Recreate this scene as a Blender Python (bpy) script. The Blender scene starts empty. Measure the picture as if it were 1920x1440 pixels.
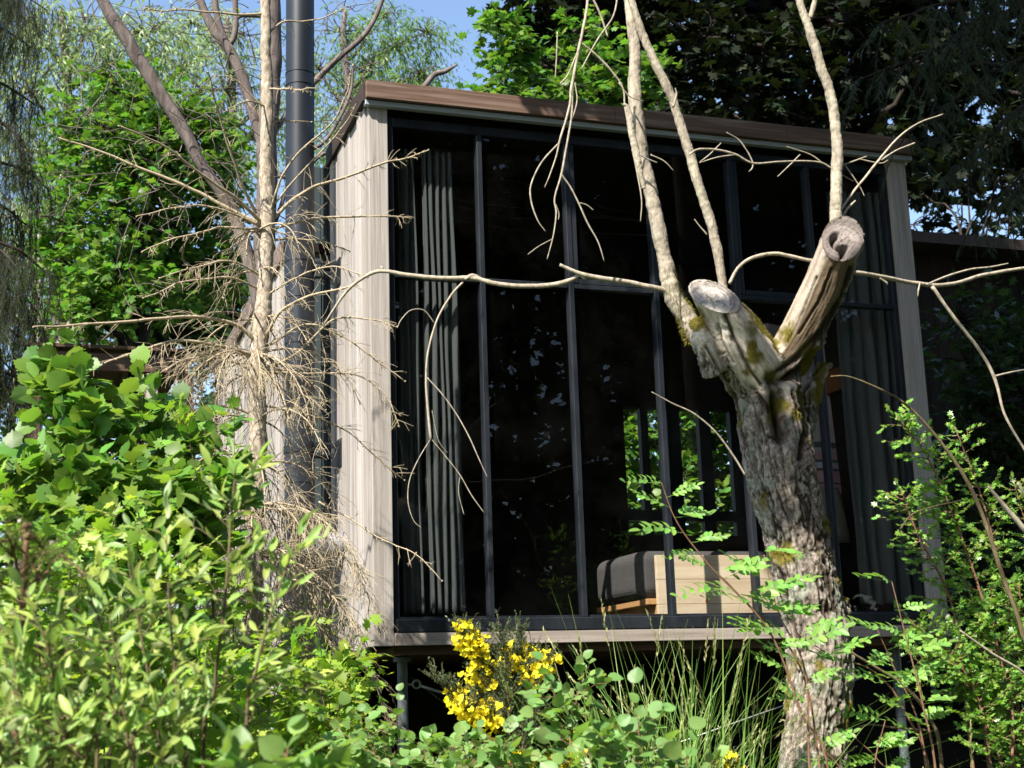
import bpy, math, random
import numpy as np
from mathutils import Vector, Matrix
rng = np.random.default_rng(7)
SC = bpy.context.scene
COL = SC.collection
# ------------------------------------------------------------------ camera
F = 2672.5; CAM = np.array([-1.901, -7.670, -0.309]); YAW, PIT, ROL = 0.3283, 0.2184, -0.032
def _cam():
    f = np.array([math.sin(YAW)*math.cos(PIT), math.cos(YAW)*math.cos(PIT), math.sin(PIT)])
    r = np.array([math.cos(YAW), -math.sin(YAW), 0.]); u = np.cross(r, f)
    return f, r*math.cos(ROL)+u*math.sin(ROL), -r*math.sin(ROL)+u*math.cos(ROL)
CF, CR, CU = _cam()
cd = bpy.data.cameras.new('camera'); cam = bpy.data.objects.new('camera', cd); COL.objects.link(cam)
cam.matrix_world = Matrix(((CR[0], CU[0], -CF[0], CAM[0]), (CR[1], CU[1], -CF[1], CAM[1]), (CR[2], CU[2], -CF[2], CAM[2]), (0, 0, 0, 1)))
cd.sensor_width = 36; cd.lens = F/1920*36; cd.clip_end = 900; cd.clip_start = .05
cd.dof.use_dof = True; cd.dof.focus_distance = 7.4; cd.dof.aperture_fstop = 6.3
SC.camera = cam
# ------------------------------------------------------------------ light
SUN_EL = math.radians(47.5); SUN = np.array([-.52, -.44, 0.]); SUN /= np.linalg.norm(SUN)
SUN = np.array([SUN[0]*math.cos(SUN_EL), SUN[1]*math.cos(SUN_EL), math.sin(SUN_EL)])
w = bpy.data.worlds.new('World'); SC.world = w; w.use_nodes = True
nt = w.node_tree; bgn = nt.nodes['Background']; sk = nt.nodes.new('ShaderNodeTexSky'); sk.sky_type = 'NISHITA'
sk.sun_disc = False; sk.sun_elevation = SUN_EL; sk.sun_rotation = math.atan2(SUN[0], SUN[1]); sk.air_density = 1.0; sk.dust_density = .8; sk.ozone_density = 1.4
nt.links.new(sk.outputs[0], bgn.inputs[0]); bgn.inputs[1].default_value = .105
sl = bpy.data.lights.new('sun', 'SUN'); sl.energy = 4.8; sl.angle = math.radians(.55); sl.color = (1., .945, .85)
so = bpy.data.objects.new('sun', sl); COL.objects.link(so); so.rotation_euler = Vector(SUN).to_track_quat('Z', 'Y').to_euler(); so.location = (-8, -8, 14)
SC.view_settings.view_transform = 'Standard'; SC.view_settings.look = 'None'; SC.view_settings.gamma = 1; SC.view_settings.exposure = 1.4
SC.render.engine = 'CYCLES'; SC.cycles.max_bounces = 8; SC.cycles.transparent_max_bounces = 16; SC.cycles.transmission_bounces = 6
# ------------------------------------------------------------------ helpers
def ray(px, py): return CF + CR*(px-960)/F + CU*(720-py)/F
def P(px, py, Y): d = ray(px, py); return CAM + d*((Y-CAM[1])/d[1])
def PX(px, py, X): d = ray(px, py); return CAM + d*((X-CAM[0])/d[0])
def dep(p): return float((np.asarray(p)-CAM)@CF)
def link(name, data, parent=None):
    o = bpy.data.objects.new(name, data); COL.objects.link(o)
    if parent is not None:
        o.parent = parent; o.matrix_parent_inverse = Matrix.Translation(-parent.location)
    return o
def tag(o, label=None, cat=None, group=None, kind=None):
    if label: o['label'] = label
    if cat: o['category'] = cat
    if group: o['group'] = group
    if kind: o['kind'] = kind
    return o
def empty(name, loc, label, cat, group=None):
    o = bpy.data.objects.new(name, None); COL.objects.link(o); o.location = tuple(float(v) for v in loc); o.empty_display_size = .1
    return tag(o, label, cat, group)
class MB:
    def __init__(s): s.v = []; s.q = []; s.t = []; s.n = 0; s.mi = []; s.mt = []
    def add(s, v, q=None, t=None, m=0):
        v = np.asarray(v, float).reshape(-1, 3)
        if q is not None and len(q): s.q.append(np.asarray(q, int).reshape(-1, 4)+s.n); s.mi.append(np.full(len(s.q[-1]), m))
        if t is not None and len(t): s.t.append(np.asarray(t, int).reshape(-1, 3)+s.n); s.mt.append(np.full(len(s.t[-1]), m))
        s.v.append(v); s.n += len(v); return s
    def box(s, a, b, m=0):
        x0, y0, z0 = a; x1, y1, z1 = b
        v = [(x0,y0,z0),(x1,y0,z0),(x1,y1,z0),(x0,y1,z0),(x0,y0,z1),(x1,y0,z1),(x1,y1,z1),(x0,y1,z1)]
        return s.add(v, [(0,3,2,1),(4,5,6,7),(0,1,5,4),(1,2,6,5),(2,3,7,6),(3,0,4,7)], m=m)
    def hexa(s, v, m=0): return s.add(v, [(0,3,2,1),(4,5,6,7),(0,1,5,4),(1,2,6,5),(2,3,7,6),(3,0,4,7)], m=m)
    def tube(s, pts, rad, n=8, cap=True, m=0):
        v, q = tubegeo(pts, rad, n); k = len(pts); t = []
        if cap:
            v = np.vstack([v, pts[0], pts[-1]]); a = k*n
            for i in range(n): t += [(a, (i+1) % n, i), (a+1, (k-1)*n+i, (k-1)*n+(i+1) % n)]
        return s.add(v, q, t, m)
    def build(s, name, mats, parent=None, smooth=False, bevel=0):
        me = bpy.data.meshes.new(name); V = np.vstack(s.v)
        Q = np.vstack(s.q) if s.q else np.zeros((0, 4), int); T = np.vstack(s.t) if s.t else np.zeros((0, 3), int)
        me.vertices.add(len(V)); me.vertices.foreach_set('co', V.astype(np.float32).ravel())
        me.loops.add(Q.size+T.size); me.loops.foreach_set('vertex_index', np.concatenate([Q.ravel(), T.ravel()]).astype(np.int32))
        me.polygons.add(len(Q)+len(T))
        st = np.concatenate([np.arange(len(Q))*4, Q.size+np.arange(len(T))*3]).astype(np.int32)
        me.polygons.foreach_set('loop_start', st)
        mi = np.concatenate(([np.concatenate(s.mi)] if s.mi else [])+([np.concatenate(s.mt)] if s.mt else [])).astype(np.int32)
        if not isinstance(mats, (list, tuple)): mats = [mats]
        for m in mats: me.materials.append(m)
        me.polygons.foreach_set('material_index', mi)
        me.update(calc_edges=True)
        me.polygons.foreach_set('use_smooth', np.full(len(me.polygons), smooth)); 
        o = link(name, me, parent)
        if bevel:
            b = o.modifiers.new('bevel', 'BEVEL'); b.width = bevel; b.segments = 2; b.limit_method = 'ANGLE'
        return o
def tubegeo(pts, rad, n):
    pts = np.asarray(pts, float); k = len(pts); rad = np.broadcast_to(np.asarray(rad, float), (k,))
    t = np.gradient(pts, axis=0); t /= np.linalg.norm(t, axis=1)[:, None]+1e-12
    a = np.array([0, 0, 1.]) if abs(t[0][2]) < .9 else np.array([1., 0, 0])
    u = np.zeros_like(t); u0 = np.cross(t[0], a); u0 /= np.linalg.norm(u0)
    for i in range(k):
        u0 = u0-t[i]*(u0@t[i]); u0 /= np.linalg.norm(u0)+1e-12; u[i] = u0
    v_ = np.cross(t, u); th = np.arange(n)*2*math.pi/n
    V = pts[:, None, :]+rad[:, None, None]*(u[:, None, :]*np.cos(th)[None, :, None]+v_[:, None, :]*np.sin(th)[None, :, None])
    i = np.arange(k-1)[:, None]*n; j = np.arange(n)[None, :]; j2 = (j+1) % n
    q = np.stack([i+j, i+j2, i+n+j2, i+n+j], -1).reshape(-1, 4)
    return V.reshape(-1, 3), q
def crv(pts, m=6):
    p = np.asarray(pts, float); k = len(p)
    if k < 3: s = np.linspace(0, 1, m+1)[:, None]; return p[0]*(1-s)+p[1]*s
    e = np.vstack([2*p[0]-p[1], p, 2*p[-1]-p[-2]]); out = []
    for i in range(k-1):
        a, b, c, d = e[i:i+4]
        for t in np.arange(m)/m:
            out.append(.5*((2*b)+(-a+c)*t+(2*a-5*b+4*c-d)*t*t+(-a+3*b-3*c+d)*t**3))
    out.append(p[-1]); return np.array(out)
def pline(L, Y, m=6, jit=0.):
    """pixel polyline [(px,py,w)...] standing in the vertical plane(s) Y -> world curve points and radii"""
    Ys = Y if hasattr(Y, '__len__') else [Y]*len(L)
    pts = [P(l[0], l[1], y) for l, y in zip(L, Ys)]; r = [l[2]*.5*dep(p)/F for l, p in zip(L, pts)]
    c = crv(np.column_stack([np.array(pts), r]), m)
    if jit: c[:, :3] += rng.normal(0, jit, (len(c), 3))
    return c[:, :3], np.maximum(c[:, 3], .0006)
def nrm(a): return a/(np.linalg.norm(a, axis=-1, keepdims=True)+1e-12)
# ---- noise
def _h(ix, iy, iz, k=0):
    n = (ix.astype(np.int64)*374761393+iy.astype(np.int64)*668265263+iz.astype(np.int64)*2147483647+k*1274126177) & 0xffffffff
    n = ((n ^ (n >> 13))*1274126177) & 0xffffffff; n = ((n ^ (n >> 15))*2246822519) & 0xffffffff
    return ((n ^ (n >> 16)) & 0xffffff)/float(0xffffff)
def vn(p):
    i = np.floor(p).astype(int); f = p-i; f = f*f*(3-2*f); r = 0
    for dx in (0, 1):
        for dy in (0, 1):
            for dz in (0, 1):
                r = r+_h(i[:, 0]+dx, i[:, 1]+dy, i[:, 2]+dz)*(f[:, 0] if dx else 1-f[:, 0])*(f[:, 1] if dy else 1-f[:, 1])*(f[:, 2] if dz else 1-f[:, 2])
    return r
def fbm(p, o=4):
    r = 0; a = .5
    for k in range(o): r = r+a*vn(p*2**k+k*17.3); a *= .5
    return r
def worley(p):
    i = np.floor(p).astype(int); f1 = np.full(len(p), 9.); f2 = np.full(len(p), 9.)
    for dx in (-1, 0, 1):
        for dy in (-1, 0, 1):
            for dz in (-1, 0, 1):
                c = i+[dx, dy, dz]; q = c+np.column_stack([_h(c[:, 0], c[:, 1], c[:, 2], k) for k in (1, 2, 3)])
                d = np.linalg.norm(q-p, axis=1); m = d < f1; f2 = np.where(m, f1, np.minimum(f2, d)); f1 = np.where(m, d, f1)
    return f1, f2
def sstep(a, b, x): t = np.clip((x-a)/(b-a), 0, 1); return t*t*(3-2*t)
# ------------------------------------------------------------------ materials
def M(name, col, rough=.7, spec=.3, metal=0):
    m = bpy.data.materials.new(name); m.use_nodes = True; b = m.node_tree.nodes['Principled BSDF']
    b.inputs['Base Color'].default_value = (*col, 1); b.inputs['Roughness'].default_value = rough
    b.inputs['Specular IOR Level'].default_value = spec; b.inputs['Metallic'].default_value = metal
    return m
def N(m, t, **k):
    n = m.node_tree.nodes.new(t)
    for a, v in k.items(): setattr(n, a, v)
    return n
def L(m, a, b): m.node_tree.links.new(a, b)
def ramp(m, fac, stops):
    r = N(m, 'ShaderNodeValToRGB'); e = r.color_ramp.elements
    while len(e) < len(stops): e.new(.5)
    for x, (p, c) in zip(e, stops): x.position = p; x.color = (*c, 1) if len(c) == 3 else c
    L(m, fac, r.inputs[0]); return r.outputs[0]
def mapped(m, scale, coord='Object'):
    tc = N(m, 'ShaderNodeTexCoord'); mp = N(m, 'ShaderNodeMapping'); mp.inputs['Scale'].default_value = scale
    L(m, tc.outputs[coord], mp.inputs[0]); return mp.outputs[0]
def noise(m, vec, sc, det=6, rough=.6, dist=0):
    n = N(m, 'ShaderNodeTexNoise'); n.inputs['Scale'].default_value = sc; n.inputs['Detail'].default_value = det
    n.inputs['Roughness'].default_value = rough; n.inputs['Distortion'].default_value = dist; L(m, vec, n.inputs['Vector']); return n.outputs[0]
def mix(m, fac, a, b, bt='MIX'):
    x = N(m, 'ShaderNodeMix', data_type='RGBA', blend_type=bt)
    for s, v in ((x.inputs[0], fac), (x.inputs[6], a), (x.inputs[7], b)):
        if hasattr(v, 'links') or isinstance(v, bpy.types.NodeSocket): L(m, v, s)
        elif isinstance(v, (int, float)): s.default_value = v
        else: s.default_value = (*v, 1)
    return x.outputs[2]
def bump(m, h, s=.5, d=.01):
    b = N(m, 'ShaderNodeBump'); b.inputs['Strength'].default_value = s; b.inputs['Distance'].default_value = d
    L(m, h, b.inputs['Height']); L(m, b.outputs[0], m.node_tree.nodes['Principled BSDF'].inputs['Normal'])
def setc(m, s): L(m, s, m.node_tree.nodes['Principled BSDF'].inputs['Base Color'])
def woodmat(name, c0, c1, c2, axis='z', rough=.75, island=.35, grain=60):
    m = M(name, c1, rough, .2)
    sc = {'z': (grain, grain, 1.6), 'x': (1.6, grain, grain), 'y': (grain, 1.6, grain)}[axis]
    g = noise(m, mapped(m, sc), 1, 8, .65, .6); st = noise(m, mapped(m, tuple(v*.13 for v in sc)), 1, 4, .6, 1.5)
    c = ramp(m, g, [(.25, c0), (.5, c1), (.78, c2)])
    c = mix(m, st, c, mix(m, 1, c, (.62, .55, .5), 'MULTIPLY'))
    geo = N(m, 'ShaderNodeNewGeometry'); v = N(m, 'ShaderNodeMapRange'); v.inputs[3].default_value = 1-island; v.inputs[4].default_value = 1+island*.6
    L(m, geo.outputs['Random Per Island'], v.inputs[0]); h = N(m, 'ShaderNodeHueSaturation'); L(m, c, h.inputs['Color']); L(m, v.outputs[0], h.inputs['Value'])
    setc(m, h.outputs[0]); bump(m, g, .35, .004); return m
cedar = woodmat('weathered_cedar', (.23, .21, .19), (.42, .395, .37), (.60, .575, .55), island=.30)
cedar_x = woodmat('weathered_cedar_level', (.25, .21, .18), (.42, .37, .33), (.55, .49, .45), 'x')
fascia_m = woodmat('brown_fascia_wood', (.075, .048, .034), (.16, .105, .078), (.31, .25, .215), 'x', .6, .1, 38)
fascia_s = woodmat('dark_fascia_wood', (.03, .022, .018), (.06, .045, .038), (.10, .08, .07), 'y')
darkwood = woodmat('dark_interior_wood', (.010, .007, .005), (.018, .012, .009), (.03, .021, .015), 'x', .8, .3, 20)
orangewood = woodmat('orange_interior_wood', (.13, .05, .02), (.22, .09, .035), (.3, .14, .06), 'z')
pine = woodmat('pale_pine', (.54, .42, .27), (.70, .58, .42), (.80, .70, .54), 'x', .6, .08, 14)
pine_o = woodmat('orange_pine', (.42, .22, .09), (.56, .33, .15), (.66, .43, .22), 'y', .6, .08, 14)
brownbeam = woodmat('brown_beam', (.06, .035, .025), (.11, .07, .05), (.2, .14, .1), 'x')
frame_m = M('black_window_frame', (.018, .022, .030), .38, .3)
_n = noise(frame_m, mapped(frame_m, (9, 9, 3)), 1, 8, .7); setc(frame_m, ramp(frame_m, _n, [(.3, (.006, .008, .011)), (.78, (.028, .032, .039))])); bump(frame_m, _n, .08, .003)
zinc = M('zinc_drip', (.33, .36, .38), .5, .5, .3)
pipe_m = M('black_flue_paint', (.022, .026, .034), .4, .35)
_n = noise(pipe_m, mapped(pipe_m, (3, 3, 2)), 1, 6); setc(pipe_m, ramp(pipe_m, _n, [(.3, (.010, .012, .017)), (.75, (.020, .024, .031))]))
clad_m = M('dark_green_cladding', (.035, .05, .055), .5, .4)
steel = M('painted_steel', (.045, .055, .06), .5, .4)
_n = noise(steel, mapped(steel, (14, 14, 6)), 1, 8, .7); setc(steel, ramp(steel, _n, [(.35, (.03, .04, .045)), (.7, (.12, .14, .145))]))
galv = M('galvanised_rod', (.35, .35, .34), .45, .5, .6)
fabric = M('charcoal_curtain', (.055, .062, .062), .95, .1)
_n = noise(fabric, mapped(fabric, (420, 420, 420)), 1, 3, .7); _n2 = noise(fabric, mapped(fabric, (6, 6, 1.5)), 1, 4)
setc(fabric, mix(fabric, _n2, ramp(fabric, _n, [(.35, (.036, .042, .042)), (.7, (.095, .105, .104))]), (.060, .067, .067))); bump(fabric, _n, .5, .002)
cush = M('grey_cushion', (.06, .055, .055), .95, .1)
_n = noise(cush, mapped(cush, (300, 300, 300)), 1, 3, .7); setc(cush, ramp(cush, _n, [(.3, (.045, .042, .042)), (.75, (.10, .095, .095))])); bump(cush, _n, .6, .002)
pillow_m = M('beige_pillow', (.16, .145, .12), .95, .1)
_n = noise(pillow_m, mapped(pillow_m, (200, 200, 200)), 1, 3); bump(pillow_m, _n, .4, .002)
soil = M('soil_and_cabin_shade', (.05, .04, .03), .95, .1)
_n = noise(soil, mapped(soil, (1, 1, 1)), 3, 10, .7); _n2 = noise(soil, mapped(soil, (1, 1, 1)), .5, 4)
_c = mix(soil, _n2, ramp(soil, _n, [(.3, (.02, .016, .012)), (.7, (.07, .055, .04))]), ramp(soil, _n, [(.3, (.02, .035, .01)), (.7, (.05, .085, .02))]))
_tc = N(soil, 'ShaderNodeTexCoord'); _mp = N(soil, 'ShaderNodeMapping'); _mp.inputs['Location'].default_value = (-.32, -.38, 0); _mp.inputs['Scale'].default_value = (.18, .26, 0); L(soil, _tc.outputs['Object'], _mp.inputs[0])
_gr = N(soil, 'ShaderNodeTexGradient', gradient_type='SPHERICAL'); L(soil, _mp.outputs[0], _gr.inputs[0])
setc(soil, mix(soil, ramp(soil, _gr.outputs[0], [(.02, (0, 0, 0)), (.18, (1, 1, 1))]), _c, ramp(soil, _n, [(.3, (.008, .006, .005)), (.7, (.022, .017, .013))]))); bump(soil, _n, .8, .05)  # bare earth under the cabin, darkened further to stand in for shade
# glass: transparent with a Fresnel reflection, faintly grey
glass = bpy.data.materials.new('window_glass'); glass.use_nodes = True; _t = glass.node_tree; _t.nodes.remove(_t.nodes['Principled BSDF'])
_a = _t.nodes.new('ShaderNodeBsdfTransparent'); _a.inputs[0].default_value = (.955, .96, .958, 1); _b = _t.nodes.new('ShaderNodeBsdfGlossy'); _b.inputs['Roughness'].default_value = .0
_f = _t.nodes.new('ShaderNodeFresnel'); _f.inputs[0].default_value = 1.5; _x = _t.nodes.new('ShaderNodeMixShader')
_g = _t.nodes.new('ShaderNodeNewGeometry'); _m = _t.nodes.new('ShaderNodeMath'); _m.operation = 'MULTIPLY'; _i = _t.nodes.new('ShaderNodeMath'); _i.operation = 'SUBTRACT'; _i.inputs[0].default_value = 1
_t.links.new(_g.outputs['Backfacing'], _i.inputs[1]); _t.links.new(_f.outputs[0], _m.inputs[0]); _t.links.new(_i.outputs[0], _m.inputs[1]); _t.links.new(_m.outputs[0], _x.inputs[0]); _t.links.new(_a.outputs[0], _x.inputs[1]); _t.links.new(_b.outputs[0], _x.inputs[2]); _d = _t.nodes.new('ShaderNodeBsdfDiffuse'); _d.inputs[0].default_value = (.5, .5, .46, 1); _y = _t.nodes.new('ShaderNodeMixShader'); _tc = _t.nodes.new('ShaderNodeTexCoord'); _nn = _t.nodes.new('ShaderNodeTexNoise'); _nn.inputs['Scale'].default_value = 2.2; _nn.inputs['Detail'].default_value = 9; _nn.inputs['Roughness'].default_value = .75; _nn.inputs['Distortion'].default_value = .1
_r = _t.nodes.new('ShaderNodeMapRange'); _r.inputs[1].default_value = .45; _r.inputs[2].default_value = .8; _r.inputs[3].default_value = .0; _r.inputs[4].default_value = .0035; _t.links.new(_tc.outputs['Object'], _nn.inputs['Vector']); _t.links.new(_nn.outputs[0], _r.inputs[0])
_s = _t.nodes.new('ShaderNodeTexVoronoi'); _s.inputs['Scale'].default_value = 26; _t.links.new(_tc.outputs['Object'], _s.inputs['Vector']); _s2 = _t.nodes.new('ShaderNodeMapRange'); _s2.inputs[1].default_value = .02; _s2.inputs[2].default_value = .0; _s2.inputs[3].default_value = 0; _s2.inputs[4].default_value = .3; _t.links.new(_s.outputs['Distance'], _s2.inputs[0])
_q = _t.nodes.new('ShaderNodeMath'); _q.operation = 'ADD'; _t.links.new(_r.outputs[0], _q.inputs[0]); _t.links.new(_s2.outputs[0], _q.inputs[1]); _t.links.new(_q.outputs[0], _y.inputs[0]); _t.links.new(_x.outputs[0], _y.inputs[1]); _t.links.new(_d.outputs[0], _y.inputs[2]); _t.links.new(_y.outputs[0], _t.nodes['Material Output'].inputs[0])
def barkmat(name, stops, sc=(30, 30, 8), bs=.7, bd=.01, attr=False, lichen=None):
    m = M(name, stops[1][1], .9, .15); n = noise(m, mapped(m, sc), 1, 9, .72, .5); c = ramp(m, n, stops)
    if lichen: n2 = noise(m, mapped(m, (7, 7, 4)), 1, 6, .6); c = mix(m, ramp(m, n2, [(.5, (0, 0, 0)), (.62, (.75, .75, .75))]), c, lichen)
    setc(m, c); bump(m, n, bs, bd); return m
bark_pale = barkmat('pale_limb_bark', [(.3, (.10, .08, .06)), (.5, (.28, .24, .185)), (.72, (.43, .385, .31))], (55, 55, 22), .9, .006, lichen=(.42, .38, .28))
bark_twig = barkmat('pale_twig_bark', [(.3, (.13, .105, .075)), (.5, (.32, .275, .21)), (.75, (.48, .43, .34))], (60, 60, 40), .3, .003)
bark_spruce = barkmat('spruce_bark', [(.3, (.12, .09, .065)), (.5, (.33, .275, .21)), (.72, (.54, .49, .40))], (50, 50, 26), .8, .008)
bark_needle = barkmat('dead_twig_bark', [(.3, (.20, .155, .10)), (.52, (.36, .295, .20)), (.75, (.49, .43, .32))], (90, 90, 60), .3, .003)
bark_grey = barkmat('grey_bark', [(.3, (.05, .04, .036)), (.52, (.14, .115, .105)), (.75, (.26, .22, .20))], (22, 22, 6), .7, .012)
bark_dark = barkmat('dark_bark', [(.3, (.015, .012, .010)), (.55, (.04, .032, .026)), (.8, (.08, .065, .05))], (22, 22, 6), .7, .012)
bark_birch = barkmat('birch_bark', [(.38, (.05, .04, .035)), (.5, (.26, .23, .19)), (.7, (.46, .42, .36))], (9, 9, 26), .3, .004)
bark_stem = barkmat('shrub_stem_bark', [(.3, (.06, .045, .025)), (.55, (.14, .11, .06)), (.8, (.24, .19, .11))], (60, 60, 20), .4, .004)
bark_red = barkmat('reddish_stem_bark', [(.3, (.10, .05, .03)), (.55, (.20, .11, .07)), (.8, (.30, .19, .12))], (60, 60, 20), .4, .004)
def leafmat(name, col, back=None, trans=.35, hv=.03, vv=.35, rough=.45, spec=.35, tcol=None):
    m = bpy.data.materials.new(name); m.use_nodes = True; b = m.node_tree.nodes['Principled BSDF']
    b.inputs['Roughness'].default_value = rough; b.inputs['Specular IOR Level'].default_value = spec
    g = N(m, 'ShaderNodeNewGeometry'); h = N(m, 'ShaderNodeHueSaturation')
    a = N(m, 'ShaderNodeMapRange'); a.inputs[3].default_value = .5-hv; a.inputs[4].default_value = .5+hv; L(m, g.outputs['Random Per Island'], a.inputs[0])
    wn = N(m, 'ShaderNodeTexWhiteNoise', noise_dimensions='1D'); L(m, g.outputs['Random Per Island'], wn.inputs['W'])
    v = N(m, 'ShaderNodeMapRange'); v.inputs[3].default_value = 1-vv; v.inputs[4].default_value = 1+vv; L(m, wn.outputs[0], v.inputs[0])
    base = mix(m, g.outputs['Backfacing'], col, back or tuple(x*1.15+.01 for x in col))
    L(m, base, h.inputs['Color']); L(m, a.outputs[0], h.inputs['Hue']); L(m, v.outputs[0], h.inputs['Value'])
    L(m, h.outputs[0], b.inputs['Base Color'])
    t = N(m, 'ShaderNodeBsdfTranslucent'); tc = mix(m, 1, h.outputs[0], tcol or (1.5, 1.7, .55), 'MULTIPLY'); L(m, tc, t.inputs[0])
    x = N(m, 'ShaderNodeMixShader'); x.inputs[0].default_value = trans
    L(m, b.outputs[0], x.inputs[1]); L(m, t.outputs[0], x.inputs[2]); L(m, x.outputs[0], m.node_tree.nodes['Material Output'].inputs[0])
    return m
lf_willow = leafmat('willow_leaf', (.23, .32, .075), (.32, .40, .19), .3, .035, .45)
lf_maple = leafmat('bright_maple_leaf', (.085, .17, .028), None, .34, .035, .45)
lf_fmaple = leafmat('lime_maple_leaf', (.20, .30, .04), None, .4, .035, .35)
lf_hazel = leafmat('hazel_leaf', (.10, .20, .03), (.15, .24, .06), .35, .025, .4)
lf_aspen = leafmat('aspen_leaf', (.15, .26, .07), (.21, .31, .11), .35, .02, .25)
lf_rowan = leafmat('rowan_leaf', (.16, .30, .06), (.20, .33, .10), .35, .02, .3)
lf_haw = leafmat('hawthorn_leaf', (.15, .28, .045), None, .3, .025, .3, .35)
lf_shade = leafmat('shade_dark_maple_leaf', (.011, .017, .008), (.013, .018, .009), .16, .05, .6, .6, .12, (1.5, 1.7, .6))  # dark leaves taken near black, so the crown's shade sits in their colour
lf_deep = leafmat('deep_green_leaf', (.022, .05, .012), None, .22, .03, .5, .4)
lf_pale = leafmat('pale_willow_tree_leaf', (.18, .25, .10), (.26, .32, .18), .3, .02, .35)
lf_birch = leafmat('birch_tree_leaf', (.10, .17, .04), None, .4, .03, .35)
lf_need = leafmat('conifer_needle', (.035, .065, .018), None, .1, .02, .5)
lf_larch = leafmat('drooping_conifer_needle', (.030, .046, .012), None, .2, .03, .5)
lf_yspr = leafmat('young_spruce_needle', (.09, .12, .02), None, .15, .02, .4)
lf_grass = leafmat('grass_blade', (.16, .27, .06), None, .35, .025, .35)
lf_straw = leafmat('grass_seed_head', (.30, .29, .13), None, .3, .02, .3)
lf_broom = leafmat('broom_leaf', (.05, .085, .035), None, .2, .02, .35)
petal = leafmat('yellow_petal', (.86, .76, .035), (.8, .68, .04), .25, .012, .14, .6, .2, (1., .9, .3))
# ------------------------------------------------------------------ leaf templates: (verts, quads, tris); axis +Y, normal +Z, length 1
def T_ell(wd=.22, fold=.35, curl=-.12, ws=(.75, 1, .6)):
    ys = [0, .22, .5, .78, 1]; v = [(0, y, curl*y*y) for y in ys]
    for s in (-1, 1):
        for y, ww in zip((.2, .5, .8), ws): v.append((s*wd*ww, y, curl*y*y+fold*wd*ww))
    q = [(1, 2, 6, 5), (2, 3, 7, 6)]; t = [(0, 1, 5), (3, 4, 7)]; q2 = [(1, 8, 9, 2), (2, 9, 10, 3)]; t2 = [(0, 8, 1), (3, 10, 4)]
    return np.array(v), q+q2, t+t2
def T_fan(outline, droop=.18, cup=.1, c=(0, .35)):
    v = [(c[0], c[1], 0)]+[(x, y, -droop*max(0, y-.3)**1.0-cup*abs(x)) for x, y in outline]; n = len(outline)
    return np.array(v), [], [(0, 1+(i+1) % n, 1+i) for i in range(n)]
maple_o = [(0, 0), (-.18, -.06), (-.45, .05), (-.27, .22), (-.62, .42), (-.40, .48), (-.36, .72), (-.18, .62), (0, 1.02), (.18, .62), (.36, .72), (.40, .48), (.62, .42), (.27, .22), (.45, .05), (.18, -.06)]
T_maple = T_fan(maple_o)
T_round = T_fan([(0, 0), (-.24, .02), (-.43, .2), (-.48, .45), (-.36, .7), (-.16, .88), (0, 1), (.16, .88), (.36, .7), (.48, .45), (.43, .2), (.24, .02)], .15, -.25)
T_hazel = T_fan([(0, .04), (-.25, 0), (-.44, .16), (-.41, .24), (-.53, .42), (-.46, .52), (-.47, .66), (-.30, .74), (-.22, .86), (-.08, .88), (0, 1.05), (.08, .88), (.22, .86), (.30, .74), (.47, .66), (.46, .52), (.53, .42), (.41, .24), (.44, .16), (.25, 0)], .2, -.16)
T_haw = T_fan([(0, 0), (-.12, .2), (-.42, .35), (-.2, .5), (-.36, .78), (-.12, .72), (0, 1), (.12, .72), (.36, .78), (.2, .5), (.42, .35), (.12, .2)], .1, .1)
T_far = (np.array([(0, 0, 0), (-.3, .45, .05), (0, 1, -.08), (.3, .45, .05)]), [(0, 3, 2, 1)], [])
T_nar = (np.array([(0, 0, 0), (-.13, .45, .03), (0, 1, -.05), (.13, .45, .03)]), [(0, 3, 2, 1)], [])
T_will = T_ell(.16, .4, -.2)
def T_comp(cv=.16, sw=0., sd=0):
    rr = np.random.default_rng(sd); lv, lq, lt = T_ell(.25, .3, -.14, (.9, 1, .75)); V = []; Q = []; T = []; n = 0
    def put(o, d, s):
        nonlocal n
        d = np.array([d[0], d[1], rr.normal(0, .2)]); d /= np.linalg.norm(d); x = nrm(np.array([d[1], -d[0], rr.normal(0, .15)]))
        V.append(np.array(o)+s*(lv[:, :1]*x+lv[:, 1:2]*d+lv[:, 2:]*np.array([0, 0, 1.])))
        Q.extend([tuple(i+n for i in f) for f in lq]); T.extend([tuple(i+n for i in f) for f in lt]); n += len(lv)
    for i in range(6):
        y = .22+i*.125
        for s in (-1, 1): put((sw*y*y, y+rr.normal(0, .012), -cv*y*y), (s, .55+rr.normal(0, .15)), (.27 if 0 < i < 5 else .22)*rr.uniform(.8, 1.1))
    put((sw*.9, .93, -cv*.9), (sw, 1), .25)
    V.append(np.array([(-.008, 0, 0), (.008, 0, 0), (.006+sw*.9, .95, -cv*.9), (-.006+sw*.9, .95, -cv*.9)])); Q.append((n, n+1, n+2, n+3))
    return np.vstack(V), Q, T
T_rowan = [T_comp(.16, 0, 1), T_comp(.42, .12, 2), T_comp(.30, -.15, 3), T_comp(.05, .08, 4), T_comp(.6, -.05, 5)]
def T_sprig(nn=26, ln=.16, droop=0., seed=1, wd=.012):
    r = np.random.default_rng(seed); V = [(-.008, 0, 0), (.008, 0, 0), (0, 1, -droop)]; T = [(0, 1, 2)]
    for i in range(nn):
        y = (i+.5)/nn; a = r.uniform(0, 2*math.pi); d = nrm(np.array([math.cos(a), .7, math.sin(a)])); b = np.array([0, y, -droop*y*y]); k = len(V)
        s = nrm(np.cross(d, [.3, .2, 1]))*wd; V += [tuple(b-s), tuple(b+s), tuple(b+d*ln*(1.1-.5*y))]; T.append((k, k+1, k+2))
    return np.array(V), [], T
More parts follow.
